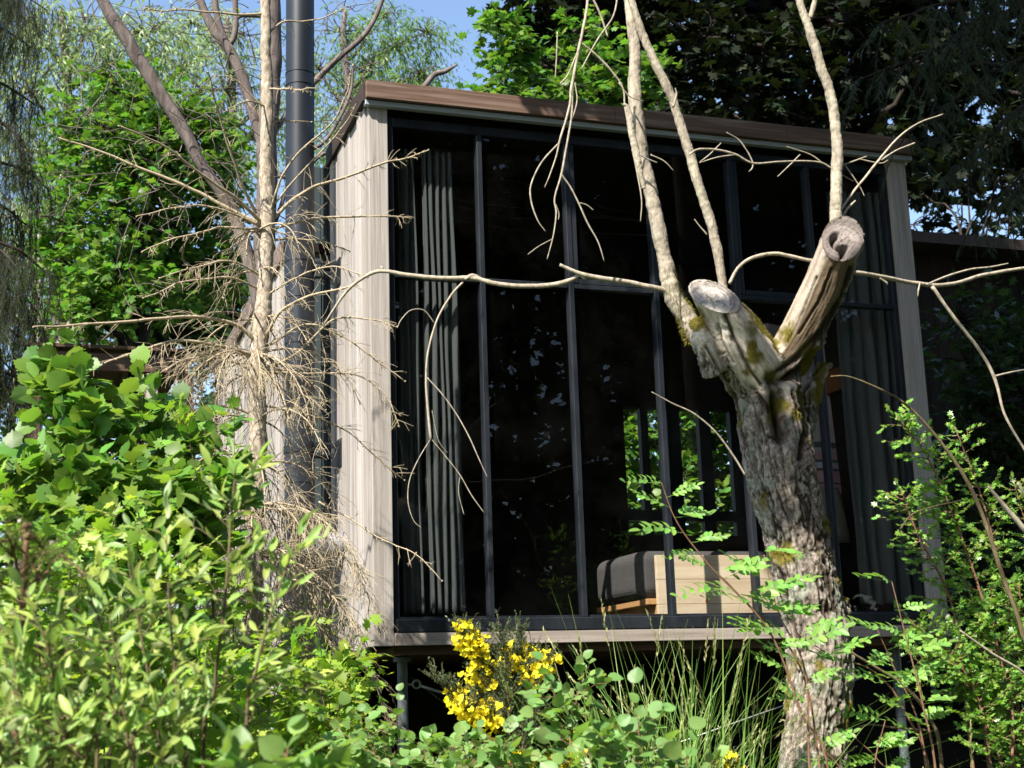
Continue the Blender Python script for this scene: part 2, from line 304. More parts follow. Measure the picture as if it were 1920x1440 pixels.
T_need = T_sprig(30, .17); T_droop = T_sprig(34, .10, .0, 3, .016)
def T_blossom():
    V = []; Q = []
    for ax, ay, az, s in ((0, .1, 1, 1.), (-.6, .6, .3, .8), (.6, .6, .3, .8), (0, .9, -.3, .75)):
        d = nrm(np.array([ax, ay, az])); x = nrm(np.cross(d, [.1, 1, .05])); k = len(V)
        V += [(0, 0, 0), tuple(s*(d*.5-x*.38)), tuple(s*d*1.), tuple(s*(d*.5+x*.38))]; Q.append((k, k+3, k+2, k+1))
    return np.array(V), Q, []
T_flower = T_blossom()
def inst(mb, tpl, pos, axis, up, size, m=0):
    """many copies of a template merged into mb: pos/axis/up (N,3), size (N,)"""
    v, q, t = tpl; pos = np.asarray(pos); n = len(pos)
    if n == 0: return
    y = nrm(np.asarray(axis, float)); x = nrm(np.cross(y, up)); z = np.cross(x, y); size = np.broadcast_to(size, (n,))[:, None, None]
    W = pos[:, None, :]+size*(v[None, :, 0:1]*x[:, None, :]+v[None, :, 1:2]*y[:, None, :]+v[None, :, 2:3]*z[:, None, :])
    off = (np.arange(n)*len(v))[:, None, None]
    Q = (np.array(q)[None]+off).reshape(-1, 4) if len(q) else None; T = (np.array(t)[None]+off).reshape(-1, 3) if len(t) else None
    mb.add(W.reshape(-1, 3), Q, T, m)
def rup(n, s=.6, bias=(0, 0, 1.)): return nrm(np.array(bias)+rng.normal(0, s, (n, 3)))
# ================================================================== ground
def gz(x, y):
    x = np.asarray(x, float); y = np.asarray(y, float)
    z = -1.75+1.76*sstep(.8, 2.15, y)*sstep(-2.5, -.3, x)+1.55*sstep(1.6, 4.6, y)*(1-sstep(-2.5, -.3, x))+.9*sstep(5, 12, y)+.05*np.maximum(0, y-12)
    return z-.25*sstep(-3, -8, y)*0+.03*np.sin(x*1.3+y*.7)+.02*np.sin(y*2.1-x*.9)
gx = np.concatenate([-np.geomspace(160, 9, 26), np.linspace(-8.5, 8.5, 110), np.geomspace(9, 160, 26)])
gy = np.concatenate([-np.geomspace(160, 9, 22), np.linspace(-8.5, 14, 130), np.geomspace(14.5, 260, 26)])
X, Y = np.meshgrid(gx, gy); Z = gz(X, Y)+.05*(fbm(np.column_stack([X.ravel()*2, Y.ravel()*2, X.ravel()*0]), 4).reshape(X.shape)-.5)
n1 = len(gx); ii = (np.arange(len(gy)-1)[:, None]*n1+np.arange(n1-1)[None]).ravel()
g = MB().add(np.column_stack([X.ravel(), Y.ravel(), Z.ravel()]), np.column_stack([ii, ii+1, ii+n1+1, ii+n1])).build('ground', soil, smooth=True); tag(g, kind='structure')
def gnd(x, y): return float(gz(x, y))
# ================================================================== cabin
ZT, ZE, ZR = 2.119, 3.145, 3.262; XP, XC, XF = 3.539, -.125, 3.405; A = .56; YB = 1.06; YI = 2.2
cab = empty('cabin', (0, 0, 0), 'raised timber cabin with a tall grid of black framed glass and weathered grey cedar side', 'cabin')
zb = PX(622, 1237, XC)[2]
# left corner post and side cladding
b = MB().box((XC, .0, 0.0), (-.012, .05, ZE-.002)); b.build('corner_post', cedar, cab, bevel=.004)
b = MB(); y = .052; k = 0
r_ = random.Random(3)
while y < YB:
    wd = r_.choice([.045, .07, .095, .06, .11]); y1 = min(y+wd, YB); pr = r_.choice([0, .004, .009, .014])
    za = zb*(y-.05)/(YB-.05); z2 = zb*(y1-.05)/(YB-.05)
    b.hexa([(XC-.012-pr, y, za), (XC+.02, y, za), (XC+.02, y1-.004, z2), (XC-.012-pr, y1-.004, z2), (XC-.012-pr, y, ZR-.06), (XC+.02, y, ZR-.06), (XC+.02, y1-.004, ZR-.06), (XC-.012-pr, y1-.004, ZR-.06)]); y = y1
b.build('side_cladding', cedar, cab, bevel=.0015)
MB().box((XC+.022, .052, -.01), (XC+.06, YI, ZR-.03)).build('side_wall', darkwood, cab)
MB().box((XF+.004, .0, .0), (XP, .06, ZE-.002)).build('end_post', cedar, cab, bevel=.004)
b = MB(); y = .064
while y < YI:
    y1 = y+.14; b.box((XP-.03, y, 0), (XP-r_.choice([0, .006]), y1-.005, ZR-.06)); y = y1
b.build('side_cladding', cedar, cab)
MB().box((-.01, -.016, 0.0), (XF+.002, .06, .069)).build('bottom_beam', cedar_x, cab, bevel=.004)
# sill, frame, glazing bars
MB().box((.0, -.020, .071), (XF-.004, .095, .142)).build('window_sill', frame_m, cab, bevel=.005)
b = MB(); b.box((.002, .033, .144), (.028, .09, ZE-.05)); b.box((XF-.03, .033, .144), (XF, .09, ZE-.05)); b.box((.03, .033, ZE-.11), (XF-.032, .09, ZE-.055)); b.build('window_frame', frame_m, cab, bevel=.003)
b = MB(); b.box((.03, .042, .144), (XF-.032, .088, .158)); b.build('frame_bottom', frame_m, cab)
for k in range(1, 6):
    x = k*A; wd = .0165
    b = MB(); b.box((x-wd, .026, .1435), (x+wd, .092, ZE-.112)); b.build('mullion', frame_m, cab, bevel=.004)
    if k in (2, 4): MB().box((x+wd+.003, .034, ZT+.02), (x+wd+.035, .088, ZE-.113)).build('casement_stile', frame_m, cab, bevel=.003)
for k in range(6):
    x0 = k*A+(.022 if k else .030); x1 = (k+1)*A-.022 if k < 5 else XF-.032
    MB().box((x0, .032, ZT-.014), (x1, .086, ZT+.014)).build('transom', frame_m, cab, bevel=.003)
    if k in (2, 4): MB().box((x0+.036, .036, ZT+.017), (x1-.03, .084, ZT+.05)).build('casement_rail', frame_m, cab, bevel=.003)
    for z0, z1 in ((.160, ZT-.016), (ZT+.016, ZE-.113)):
        gl = MB().box((x0+.001, .058, z0), (x1-.001, .062, z1)).build('glass_pane', glass, cab)
# roof: fascia boards, drip strip, deck
b = MB(); xj = np.array([XC-.03, 1.42, 2.62, XP+.03])
for i in range(3): b.box((xj[i]+.001, -.075, ZE+.012), (xj[i+1]-.001, -.045, ZR+.004))
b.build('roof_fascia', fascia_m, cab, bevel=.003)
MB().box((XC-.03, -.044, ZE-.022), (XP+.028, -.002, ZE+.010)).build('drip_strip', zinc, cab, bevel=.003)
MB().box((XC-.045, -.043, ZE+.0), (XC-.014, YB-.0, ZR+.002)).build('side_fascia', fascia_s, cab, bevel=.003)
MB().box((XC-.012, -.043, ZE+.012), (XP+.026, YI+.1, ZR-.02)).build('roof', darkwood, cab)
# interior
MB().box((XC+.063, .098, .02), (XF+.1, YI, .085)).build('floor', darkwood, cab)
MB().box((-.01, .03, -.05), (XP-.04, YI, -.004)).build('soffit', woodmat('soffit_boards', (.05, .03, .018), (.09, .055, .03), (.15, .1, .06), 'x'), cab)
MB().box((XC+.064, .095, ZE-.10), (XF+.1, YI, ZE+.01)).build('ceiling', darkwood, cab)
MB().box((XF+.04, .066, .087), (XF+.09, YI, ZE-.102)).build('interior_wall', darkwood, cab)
b = MB()
for zz in (1.74,): b.box((XF+.0, .5, zz), (XF+.038, 1.9, zz+.16))
b.build('wall_shelf_boards', orangewood, cab)
# back wall with the far window
a0 = P(1168, 762, YI); a1 = P(1400, 1003, YI)
wx0, wx1, wz0, wz1 = a0[0], 3.39, P(1170, 1003, YI)[2], a0[2]
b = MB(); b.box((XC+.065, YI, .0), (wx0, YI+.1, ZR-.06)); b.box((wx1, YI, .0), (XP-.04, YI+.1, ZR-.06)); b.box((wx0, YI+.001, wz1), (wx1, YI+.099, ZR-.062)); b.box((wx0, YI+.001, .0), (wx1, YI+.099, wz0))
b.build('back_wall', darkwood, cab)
b = MB()
for p0, p1 in ((1206, 1220), (1256, 1280), (1316, 1338), (1375, 1392)):
    xa, xb = P(p0, 850, YI)[0], P(p1, 850, YI)[0]; b.box((xa, YI+.02, wz0), (xb, YI+.08, wz1))
za, zb2 = P(1300, 976, YI)[2], P(1300, 957, YI)[2]; b.box((wx0, YI+.015, za), (wx1, YI+.085, zb2))
b.build('back_window_bars', frame_m, cab)
# high slot showing a bit of leaf light is left closed; steel legs, bracing
def leg(x, y):
    b = MB(); b.tube([(x, y, -2.0), (x, y, -.052)], .0295, 20); b.tube([(x, y, -.08), (x, y, -.055)], .05, 20); b.tube([(x, y, -.48), (x, y, -.455)], .033, 20)
    b.build('steel_leg', steel, cab, smooth=False)
lx = P(755, 1300, .2)[0]; rx = P(1690, 1350, .2)[0]
leg(lx, .2); leg(rx, .2); leg(lx, 2.0); leg(rx, 2.0)
def rod(p, q, r=.0045): return MB().tube([p, q], r, 8).build('brace_rod', galv, cab, smooth=True)
e0 = P(779, 1283, .2); e1 = P(1560, 1555, .2); rod(P(795, 1287, .2), e1); rod(P(1150, 1436, .23), P(1640, 1262, .23))
b = MB(); th = np.linspace(0, 2*math.pi, 17); c0 = P(781, 1283, .2); b.tube([c0+np.array([math.cos(t)*.022, 0, math.sin(t)*.022]) for t in th], .006, 8)
b.tube([P(789, 1286, .2), P(832, 1300, .2)], .009, 8); b.tube([np.array([lx, .2, c0[2]]), c0-[.02, 0, 0]], .006, 8); b.build('turnbuckle', galv, cab, smooth=True)
# rear wing with its own cladding
xw = P(533, 800, YB)[0]; zw = P(533, 462, YB)[2]; xs = P(563, 500, YB)[0]; yw = 4.4
b = MB(); x = xw+.012
while x < XC-.03:
    x1 = min(x+.045, XC-.016); b.box((x, YB+.01-(.008 if r_.random() < .5 else 0), zb-.35), (x1-.004, YB+.04, zw-.03)); x = x1
x = xs
while x < XC-.03:
    x1 = min(x+.045, XC-.016); b.box((x, YB+.012, zw-.03), (x1-.004, YB+.04, ZE+.0)); x = x1
b.build('recess_cladding', clad_m, cab)
MB().box((xw+.02, YB+.042, zb-.35), (XC+.02, yw, zw-.04)).build('wing_core', darkwood, cab)
b = MB(); y = YB+.01
while y < yw:
    wd = r_.choice([.06, .09, .12, .075]); y1 = min(y+wd, yw); pr = r_.choice([0, .005, .01]); b.box((xw-pr, y, -1.0), (xw+.018, y1-.005, zw-.05)); y = y1
b.build('wing_cladding', cedar, cab, bevel=.0015)
MB().box((xw-.03, YB-.02, zw-.10), (xw-.012, yw, zw+.04)).build('wing_fascia', woodmat('grey_brown_fascia', (.12, .09, .075), (.2, .16, .135), (.3, .25, .21), 'y'), cab)
MB().box((xw-.010, YB-.02, zw-.028), (XC, yw, zw+.03)).build('wing_roof', darkwood, cab)
# ---------------------------------------------------------------- flue
YP = .78; pc = P(562, 600, YP); pr = 27.5*dep(pc)/F; flue = empty('stove_flue', (pc[0], YP, -1.2), 'matt black round flue pipe rising past the cedar side of the cabin', 'flue pipe')
ztop = 5.6
def pz(py): return P(562, py, YP)[2]
MB().tube([(pc[0], YP, -1.3), (pc[0], YP, ztop)], pr, 48, False).build('pipe', pipe_m, flue, True)
for py, h, o in ((140, .012, .0035), (163, .01, .004), (492, .012, .004), (512, .09, .005), (560, .012, .004), (640, .05, .004), (900, .05, .004), (1060, .05, .005), (1110, .012, .004)):
    z = pz(py); b = MB(); b.tube([(pc[0], YP, z-h/2), (pc[0], YP, z-h/2+.001), (pc[0], YP, z+h/2-.001), (pc[0], YP, z+h/2)], [pr, pr+o, pr+o, pr], 48, False); b.build('collar', pipe_m, flue)
grey_m = M('grey_pipe_cap', (.16, .16, .17), .55, .4); zc = pz(1025); b = MB(); b.tube([(pc[0]+.02, YP-.02, zc), (pc[0]+.30, YP-.13, zc)], pr*.85, 32); b.tube([(pc[0]+.24, YP-.107, zc), (pc[0]+.25, YP-.111, zc)], pr*.92, 32); b.build('tee_branch', grey_m, flue)
for py in (505, 845):
    z = pz(py); b = MB(); x1 = XC-.026
    for dz in (-.035, .03): b.box((pc[0]+pr-.005, YP-.06, z+dz), (x1, YP-.045, z+dz+.014)); b.box((pc[0]+pr-.01, YP+.05, z+dz), (x1, YP+.065, z+dz+.014))
    b.hexa([(x1-.06, YP-.0625, z-.10), (x1-.045, YP-.0625, z-.11), (x1, YP-.0575, z-.05), (x1, YP-.0575, z-.05), (x1-.06, YP-.0625, z-.08), (x1-.045, YP-.0625, z-.08), (x1, YP-.0575, z+.07), (x1, YP-.0575, z+.07)])
    b.box((x1-.008, YP-.09, z-.10), (x1, YP+.09, z+.07))
    b.tube([(pc[0], YP, z-.02), (pc[0], YP, z+.025)], pr+.006, 40, False); b.build('wall_bracket', frame_m, flue)
# ---------------------------------------------------------------- curtains
def curtain(name, label, px0, px1, yc, folds, amp, seed, ztop=2.96, zbot=.185, gap=None):
    r = np.random.default_rng(seed); xa = P(px0, 800, yc)[0]; xb = P(px1, 800, yc)[0]; nu = folds*22; nz = 90
    u = np.linspace(0, 1, nu); fw = np.cumsum(r.uniform(.6, 1.4, folds)); fw = np.concatenate([[0], fw/fw[-1]]); ph = np.interp(u, fw, np.arange(folds+1))*2*math.pi
    am = amp*np.interp(u, np.linspace(0, 1, folds), r.uniform(.6, 1.2, folds)); z = np.linspace(zbot, ztop, nz); V = []
    for i, zz in enumerate(z):
        t = (zz-zbot)/(ztop-zbot); sp = 1+.10*(1-t); wob = .006*np.sin(zz*3+u*9)
        x = xa+(xb-xa)*(u*sp)+.35*am*np.sin(2*ph+.4)*.5+wob; yy = yc+am*np.cos(ph+.25*np.sin(zz*2.2))+.004*np.sin(zz*7+u*30)
        hem = .006*math.exp(-((zz-zbot-.10)/.006)**2); V.append(np.column_stack([x, yy-hem, np.full(nu, zz)+(.006*np.sin(ph+1) if i == 0 else 0)]))
    V = np.vstack(V); i = (np.arange(nz-1)[:, None]*nu+np.arange(nu-1)[None]).ravel()
    o = MB().add(V, np.column_stack([i, i+1, i+nu+1, i+nu])).build(name, fabric, None, True)
    m = o.modifiers.new('thickness', 'SOLIDIFY'); m.thickness = .003
    return tag(o, label, 'curtain')
curtain('curtain', 'charcoal curtain in even sunlit folds behind the left end of the glass', 744, 788, .185, 3, .026, 5)
curtain('curtain', 'charcoal curtain bunch with tight folds beside the first black mullion', 799, 862, .19, 5, .026, 8)
curtain('curtain', 'shaded charcoal curtain hanging behind the glass at the right corner post', 1590, 1690, .2, 5, .03, 11, zbot=.21)
# ---------------------------------------------------------------- bench, cushions, blanket
yb = .46; s0 = P(1235, 1145, yb); xr = 3.05; zt_ = P(1300, 1040, yb)[2]; z0 = .09
bench = empty('bench_bed', ((s0[0]+xr)/2, yb, z0), 'pale pine bench bed standing just inside the glass under grey cushions', 'bench')
b = MB(); hh = (zt_-z0)/3
for i in range(3): b.box((s0[0], yb, z0+i*hh), (xr, yb+.028, z0+(i+1)*hh-.002))
b.build('front_board', pine, bench, bevel=.002)
MB().box((s0[0]+.001, yb+.031, z0), (s0[0]+.03, yb+.85, z0+.15)).build('side_board', pine_o, bench, bevel=.002)
MB().hexa([(s0[0]-.06, yb+.03, z0+.153), (xr, yb+.03, z0+.153), (xr, yb+.87, z0+.153), (s0[0]-.06, yb+.87, z0+.153), (s0[0]-.06, yb+.03, z0+.19), (xr, yb+.03, z0+.19), (xr, yb+.87, z0+.19), (s0[0]-.06, yb+.87, z0+.19)]).build('slatted_base', pine_o, bench, bevel=.003)
o = MB().box((s0[0]-.10, yb+.05, z0+.192), (xr-.02, yb+.80, zt_+.035)).build('seat_cushion', cush, None); 
mo = o.modifiers.new('b', 'BEVEL'); mo.width = .075; mo.segments = 6; tag(o, 'thick dark grey seat cushion overhanging the left end of the pine bench', 'cushion')
bt = MB(); 
for xx in (s0[0]+.33,): bt.tube([(xx, yb-.003, z0+.17), (xx, yb+.004, z0+.17)], .012, 16)
bt.build('wood_plug', pine_o, bench)
def pillow(c, sx, sy, sz, rx, label):
    n = 26; u = np.linspace(-1, 1, n); U, Vv = np.meshgrid(u, u); th = (1-U**4)**.5*(1-Vv**4)**.5; w_ = .02*np.sin(U*7+Vv*4)*(1-U*U)
    a = np.column_stack([(U*sx).ravel(), (-th*sy-w_*.3).ravel(), (Vv*sz).ravel()]); c2 = np.column_stack([(U*sx).ravel(), (th*sy).ravel(), (Vv*sz).ravel()])
    R = np.array(Matrix.Rotation(rx, 3, 'X')); i = (np.arange(n-1)[:, None]*n+np.arange(n-1)[None]).ravel(); q = np.column_stack([i, i+1, i+n+1, i+n])
    o = MB().add(a@R.T+c, q).add(c2@R.T+c, q[:, ::-1]).build('pillow', pillow_m, None, True); return tag(o, label, 'pillow')
pcn = P(1530, 965, .72); pillow(pcn, .22, .07, .20, -.25, 'beige pillow leaning upright on the bench behind the forked tree trunk')
blank = M('woven_blanket', (.2, .17, .17), .95, .1)
tc = N(blank, 'ShaderNodeTexCoord'); sp = N(blank, 'ShaderNodeSeparateXYZ'); L(blank, tc.outputs['Object'], sp.inputs[0])
za_, zb_ = P(1540, 915, .95)[2], P(1540, 600, .95)[2]
mr = N(blank, 'ShaderNodeMapRange'); mr.inputs[1].default_value = za_; mr.inputs[2].default_value = zb_; L(blank, sp.outputs[2], mr.inputs[0])
cr_ = N(blank, 'ShaderNodeValToRGB'); cr_.color_ramp.interpolation = 'CONSTANT'; e = cr_.color_ramp.elements
st = [(0, (.34, .2, .21)), (.02, (.02, .02, .02)), (.035, (.44, .22, .25)), (.10, (.02, .02, .02)), (.115, (.40, .38, .46)), (.15, (.02, .02, .02)), (.165, (.44, .22, .25)), (.21, (.36, .31, .31)), (.235, (.02, .02, .02)), (.27, (.42, .37, .35))]
while len(e) < len(st): e.new(.5)
for x, (p, c) in zip(e, st): x.position = p; x.color = (*c, 1)
L(blank, mr.outputs[0], cr_.inputs[0]); wn = noise(blank, mapped(blank, (300, 300, 300)), 1, 3); setc(blank, mix(blank, .35, cr_.outputs[0], mix(blank, wn, (.10, .09, .09), (.30, .27, .26)))); bump(blank, wn, .5, .002)
xa, xb = P(1440, 800, .95)[0], P(1572, 800, .95)[0]; nu, nz = 50, 60; U, W = np.meshgrid(np.linspace(0, 1, nu), np.linspace(0, 1, nz))
V = np.column_stack([(xa+(xb-xa)*U).ravel(), (.95+.012*np.sin(U*14+W*2)+.1*W).ravel(), (za_-.02+(zb_-za_)*W-.02*U).ravel()]); i = (np.arange(nz-1)[:, None]*nu+np.arange(nu-1)[None]).ravel()
o = MB().add(V, np.column_stack([i, i+1, i+nu+1, i+nu])).build('blanket', blank, None, True); m = o.modifiers.new('t', 'SOLIDIFY'); m.thickness = .006
tag(o, 'hanging woven blanket with pink, grey and black stripes inside the glass beside the right curtain', 'blanket')
# ================================================================== pergola and second building
pg = empty('pergola', P(190, 760, 7.5), 'dark brown flat roofed timber pergola half hidden by the hazel at the left', 'pergola')
def pb(p0, p1, y0, y1):
    a = P(*p0, y0); c = P(*p1, y0); return (min(a[0], c[0]), y0, min(a[2], c[2])), (max(a[0], c[0]), y1, max(a[2], c[2]))
MB().box(*pb((45, 646), (350, 654), 7.40, 11.2)).build('roof_deck', brownbeam, pg)
MB().box(*pb((52, 656), (352, 700), 7.45, 7.52)).build('front_beam', brownbeam, pg)
MB().box(*pb((52, 656), (352, 712), 9.3, 9.37)).build('rear_beam', brownbeam, pg)
for p in (52, 110, 170, 235, 300): MB().box(*pb((p, 656), (p+7, 690), 7.525, 11.0)).build('rafter', brownbeam, pg)
for p, w_ in ((52, 8), (276, 10), (345, 10)):
    a_, c_ = pb((p, 700), (p+w_, 1150), 7.45, 7.56); MB().box(a_, c_).build('post', cedar if p == 276 else brownbeam, pg)
a_, c_ = pb((150, 756), (290, 766), 7.6, 7.65); MB().box(a_, c_).build('rail', cedar_x, pg)
a_, c_ = pb((155, 766), (163, 1100), 7.6, 7.66); MB().box(a_, c_).build('post', cedar, pg)
a_, c_ = pb((62, 700), (270, 775), 10.9, 11.0); MB().box(a_, c_).build('rear_panel', darkwood, pg)
sh = empty('neighbour_cabin', P(1850, 700, 2.6), 'dark low cabin with a brown roof edge in deep shade right of the glass front', 'cabin')
MB().box(P(1712, 452, 2.2), P(1712, 432, 2.2)+np.array([3.2, 2.5, 0])).build('roof_edge', fascia_s, sh)
a_ = P(1716, 700, 2.5); zt2 = P(1716, 452, 2.5)[2]
b = MB(); x = a_[0]
while x < a_[0]+3.2: b.box((x, 2.5, -.9), (x+.125, 2.53, zt2-.01)); x += .13
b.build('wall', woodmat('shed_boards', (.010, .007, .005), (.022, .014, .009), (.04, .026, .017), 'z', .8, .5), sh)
# ================================================================== forked dead tree in front of the glass
TY = -2.6
def tree_fork():
    tr = pline([(1505, 2050, 210), (1515, 1700, 150), (1526, 1440, 128), (1532, 1300, 116), (1534, 1200, 118), (1514, 1100, 118), (1494, 1000, 120), (1467, 900, 124), (1448, 800, 130), (1432, 725, 128), (1396, 665, 124), (1368, 612, 106), (1338, 560, 74), (1303, 490, 70)],
               [-2.6, -2.6, -2.6, -2.6, -2.6, -2.6, -2.6, -2.6, -2.6, -2.62, -2.66, -2.70, -2.76, -2.84], 14)
    rl = pline([(1490, 900, 70), (1462, 800, 84), (1450, 735, 84), (1478, 672, 84), (1512, 610, 84), (1547, 535, 82), (1578, 452, 76), (1606, 370, 74)], [-2.6, -2.6, -2.62, -2.68, -2.76, -2.86, -2.98, -3.1], 14)
    kn = pline([(1530, 1230, 70), (1562, 1175, 66), (1572, 1140, 50), (1566, 1120, 26)], [-2.6, -2.6, -2.6, -2.6], 8)
    kn2 = pline([(1560, 1360, 60), (1572, 1240, 56), (1560, 1180, 50)], [-2.62, -2.64, -2.62], 8)
    kn3 = pline([(1340, 700, 50), (1318, 640, 46), (1306, 596, 30)], [-2.68, -2.72, -2.72], 8)
    kn4 = pline([(1500, 900, 40), (1506, 820, 46), (1520, 745, 44), (1545, 675, 34)], [-2.56, -2.56, -2.58, -2.64], 8)
    b = MB()
    for c, r in (tr, rl, kn, kn2, kn3, kn4): b.tube(c, r, 40)
    o = b.build('base', bark_dark, None); m = o.modifiers.new('r', 'REMESH'); m.mode = 'VOXEL'; m.voxel_size = .0055
    s = o.modifiers.new('s', 'SMOOTH'); s.iterations = 4; s.factor = .5
    dg = bpy.context.evaluated_depsgraph_get(); me = bpy.data.meshes.new_from_object(o.evaluated_get(dg)); bpy.data.objects.remove(o)
    n = len(me.vertices); V = np.zeros(n*3, np.float32); me.vertices.foreach_get('co', V); V = V.reshape(-1, 3).astype(float)
    NV = np.zeros(n*3, np.float32); me.vertices.foreach_get('normal', NV); NV = NV.reshape(-1, 3).astype(float)
    Cl = P(1337, 563, -2.78); nl_ = nrm(np.array([-.12, -.88, .42])); dl = nrm(tr[0][-1]-tr[0][-12]); Cr = P(1577, 453, -2.99); nr_ = nrm(np.array([-.30, -.92, .22])); dr = nrm(rl[0][-1]-rl[0][-12])
    cutk = np.zeros(n, int)
    for k, (c0_, n0_, d0_) in enumerate(((Cl, nl_, dl), (Cr, nr_, dr))):
        h = (V-c0_)@n0_; far = (h > 0) & (np.linalg.norm(V-c0_, axis=1) < .45) & ((V-c0_)@np.array([1., 0, 0])*(1 if k else -1) > -.16); V[far] -= d0_*(h[far]/(d0_@n0_))[:, None]; cutk[far] = k+1
    C = np.vstack([tr[0], rl[0]]); Rr = np.concatenate([tr[1], rl[1]]); s1 = np.concatenate([[0], np.cumsum(np.linalg.norm(np.diff(tr[0], axis=0), axis=1))])
    s2 = np.concatenate([[0], np.cumsum(np.linalg.norm(np.diff(rl[0], axis=0), axis=1))]); S = np.concatenate([s1, s2+9]); which = np.concatenate([np.zeros(len(s1)), np.ones(len(s2))])
    Tn = np.vstack([nrm(np.gradient(tr[0], axis=0)), nrm(np.gradient(rl[0], axis=0))])
    idx = np.zeros(n, int)
    for a in range(0, n, 8000):
        d = np.linalg.norm(V[a:a+8000, None]-C[None], axis=2)/Rr[None]**.8; idx[a:a+8000] = d.argmin(1)
    rel = V-C[idx]; al = (rel*Tn[idx]).sum(1); rad = rel-Tn[idx]*al[:, None]; s_ = S[idx]+al
    q = rad*1.0; LP_ = np.column_stack([q[:, 0], q[:, 1]+q[:, 2]*.3, s_*.17+q[:, 2]*.3])
    wv = np.column_stack([fbm(LP_*14+7, 3), fbm(LP_*14+31, 3), fbm(LP_*9+51, 3)])-.5
    def rid(sc, o_, wd): return 1-sstep(0, wd, np.abs(fbm(LP_*sc+wv*1.2+o_, 3)-.44))
    mod = sstep(.25, .6, vn(LP_*[16, 16, 30]+71)); crack = np.clip(np.maximum(rid(np.array([30, 30, 52]), 0, .060), rid(np.array([24, 24, 30]), 40, .045))*(.35+.65*mod), 0, 1); crack2 = rid(np.array([80, 80, 120]), 11, .07)
    fb = fbm(V*38, 5)-.5; big = fbm(np.column_stack([rad[:, 0]*9, rad[:, 1]*9, s_*2.2]), 3)-.5; rdg = fbm(np.column_stack([rad[:, 0]*30, rad[:, 1]*30+rad[:, 2]*15, s_*2.4]), 4)-.5
    i1 = np.linalg.norm(tr[0]-Cl, axis=1).argmin(); i2 = np.linalg.norm(rl[0]-Cr, axis=1).argmin(); L1 = s1[i1]; isr = which[idx] > .5; L2 = s2[i2]+9
    # peeled wood: upper part of the left limb facing front-right, and the left flank of the right limb
    front = (nrm(rad)@np.array([.25, -.95, .2])); rightf = nrm(rad)@np.array([1., 0, 0])
    tl = (s_-(L1-.52))/.52
    peelL = (~isr)*sstep(-.15, .12, tl+.35*(fb+big)+.45*rightf*sstep(0, .6, tl)-.0)*sstep(-.55, -.25, rightf+.4*big+.55*tl)
    tr2 = (s_-(L2-.62))/.62; peelR = isr*sstep(.0, .35, tr2+.5*big+.3*(-rightf))*sstep(-.25, .15, front*.6-rightf*.5+big)
    peel = np.clip(np.maximum(peelL, peelR), 0, 1); below = np.where(isr, L2, L1)-s_
    cut = cutk > 0   # the sawn faces
    edge = sstep(.0, .02, below)
    disp = (1-peel)*(.005-.014*crack-.0035*crack2+.020*fb+.020*(fbm(LP_*[70, 70, 110]+5, 4)-.5))+.024*big+.026*rdg*(1-.25*peel)+peel*(.020*(fbm(np.column_stack([rad[:, 0]*60, rad[:, 1]*60+rad[:, 2]*30, s_*5]), 4)-.5)-.004)
    # long drying split down the peeled left limb
    ang = nrm(rad)@nrm(np.array([.42, -.8, .35])[None])[0]; side = nrm(rad)@nrm(np.cross(np.array([.42, -.8, .35]), Tn[len(s1)-4]))
    split = 0*np.exp(-((side-.10*np.sin(s_*14))/.055)**2)*(ang > 0)*sstep(.62, .5, below)*sstep(.0, .02, below); disp -= .022*split
    hol = isr*np.exp(-((side+.35-.25*np.sin(s_*5))/.14)**2)*sstep(.12, .3, below)*sstep(.9, .6, below); disp -= .04*hol
    pv = (V-CAM); zz_ = pv@CF; VX = 960+F*(pv@CR)/zz_; VY = 720-F*(pv@CU)/zz_; facing = (NV@nrm(-ray(1450, 700))) > -.1
    def near(L_, wdt):
        m_ = np.full(n, 1e9)
        for (x0, y0), (x1, y1) in zip(L_[:-1], L_[1:]):
            t_ = np.clip(((VX-x0)*(x1-x0)+(VY-y0)*(y1-y0))/((x1-x0)**2+(y1-y0)**2), 0, 1); m_ = np.minimum(m_, np.hypot(VX-x0-t_*(x1-x0)+5*(big+fb), VY-y0-t_*(y1-y0)))
        return np.exp(-(m_/wdt)**2)*facing
    seam = near([(1362, 592), (1370, 612), (1377, 640), (1392, 668), (1408, 700), (1426, 722)], 4.6)+near([(1600, 505), (1585, 560), (1545, 622), (1500, 668), (1440, 712)], 7)+.7*near([(1325, 650), (1350, 690), (1372, 740), (1380, 790)], 3)+near([(1518, 700), (1500, 735), (1512, 800), (1500, 860)], 5)+.7*near([(1530, 520), (1500, 590), (1470, 650)], 2.2)+.7*near([(1558, 505), (1535, 565), (1498, 625)], 2.4)+.6*near([(1345, 610), (1352, 640), (1372, 680)], 2)
    seam = np.clip(seam, 0, 1)*np.where(cut, 0, 1); disp -= .020*seam; hollow = np.clip(near([(1462, 742), (1458, 775), (1466, 815)], 13)+near([(1448, 722), (1500, 700), (1530, 668)], 9)*.7, 0, 1)*np.where(cut, 0, 1); disp -= .075*hollow; ridge = near([(1545, 640), (1515, 690), (1488, 712)], 5); disp += .012*ridge
    peel = np.where(isr & (VX > np.interp(VY, [450, 505, 560, 622, 668, 712], [1640, 1600, 1585, 1545, 1500, 1440])), 0, peel)
    # hollow under the fork
    hc = P(1462, 765, TY-.15); dh = np.linalg.norm((V-hc)/np.array([.035, .10, .10]), axis=1); disp -= .045*np.exp(-dh**2)
    V2 = V+NV*(disp*np.where(cut, 0, 1))[:, None]
    # sawn faces: cracks and the C-shaped rot hollow in the right one
    cutc = np.zeros(n)
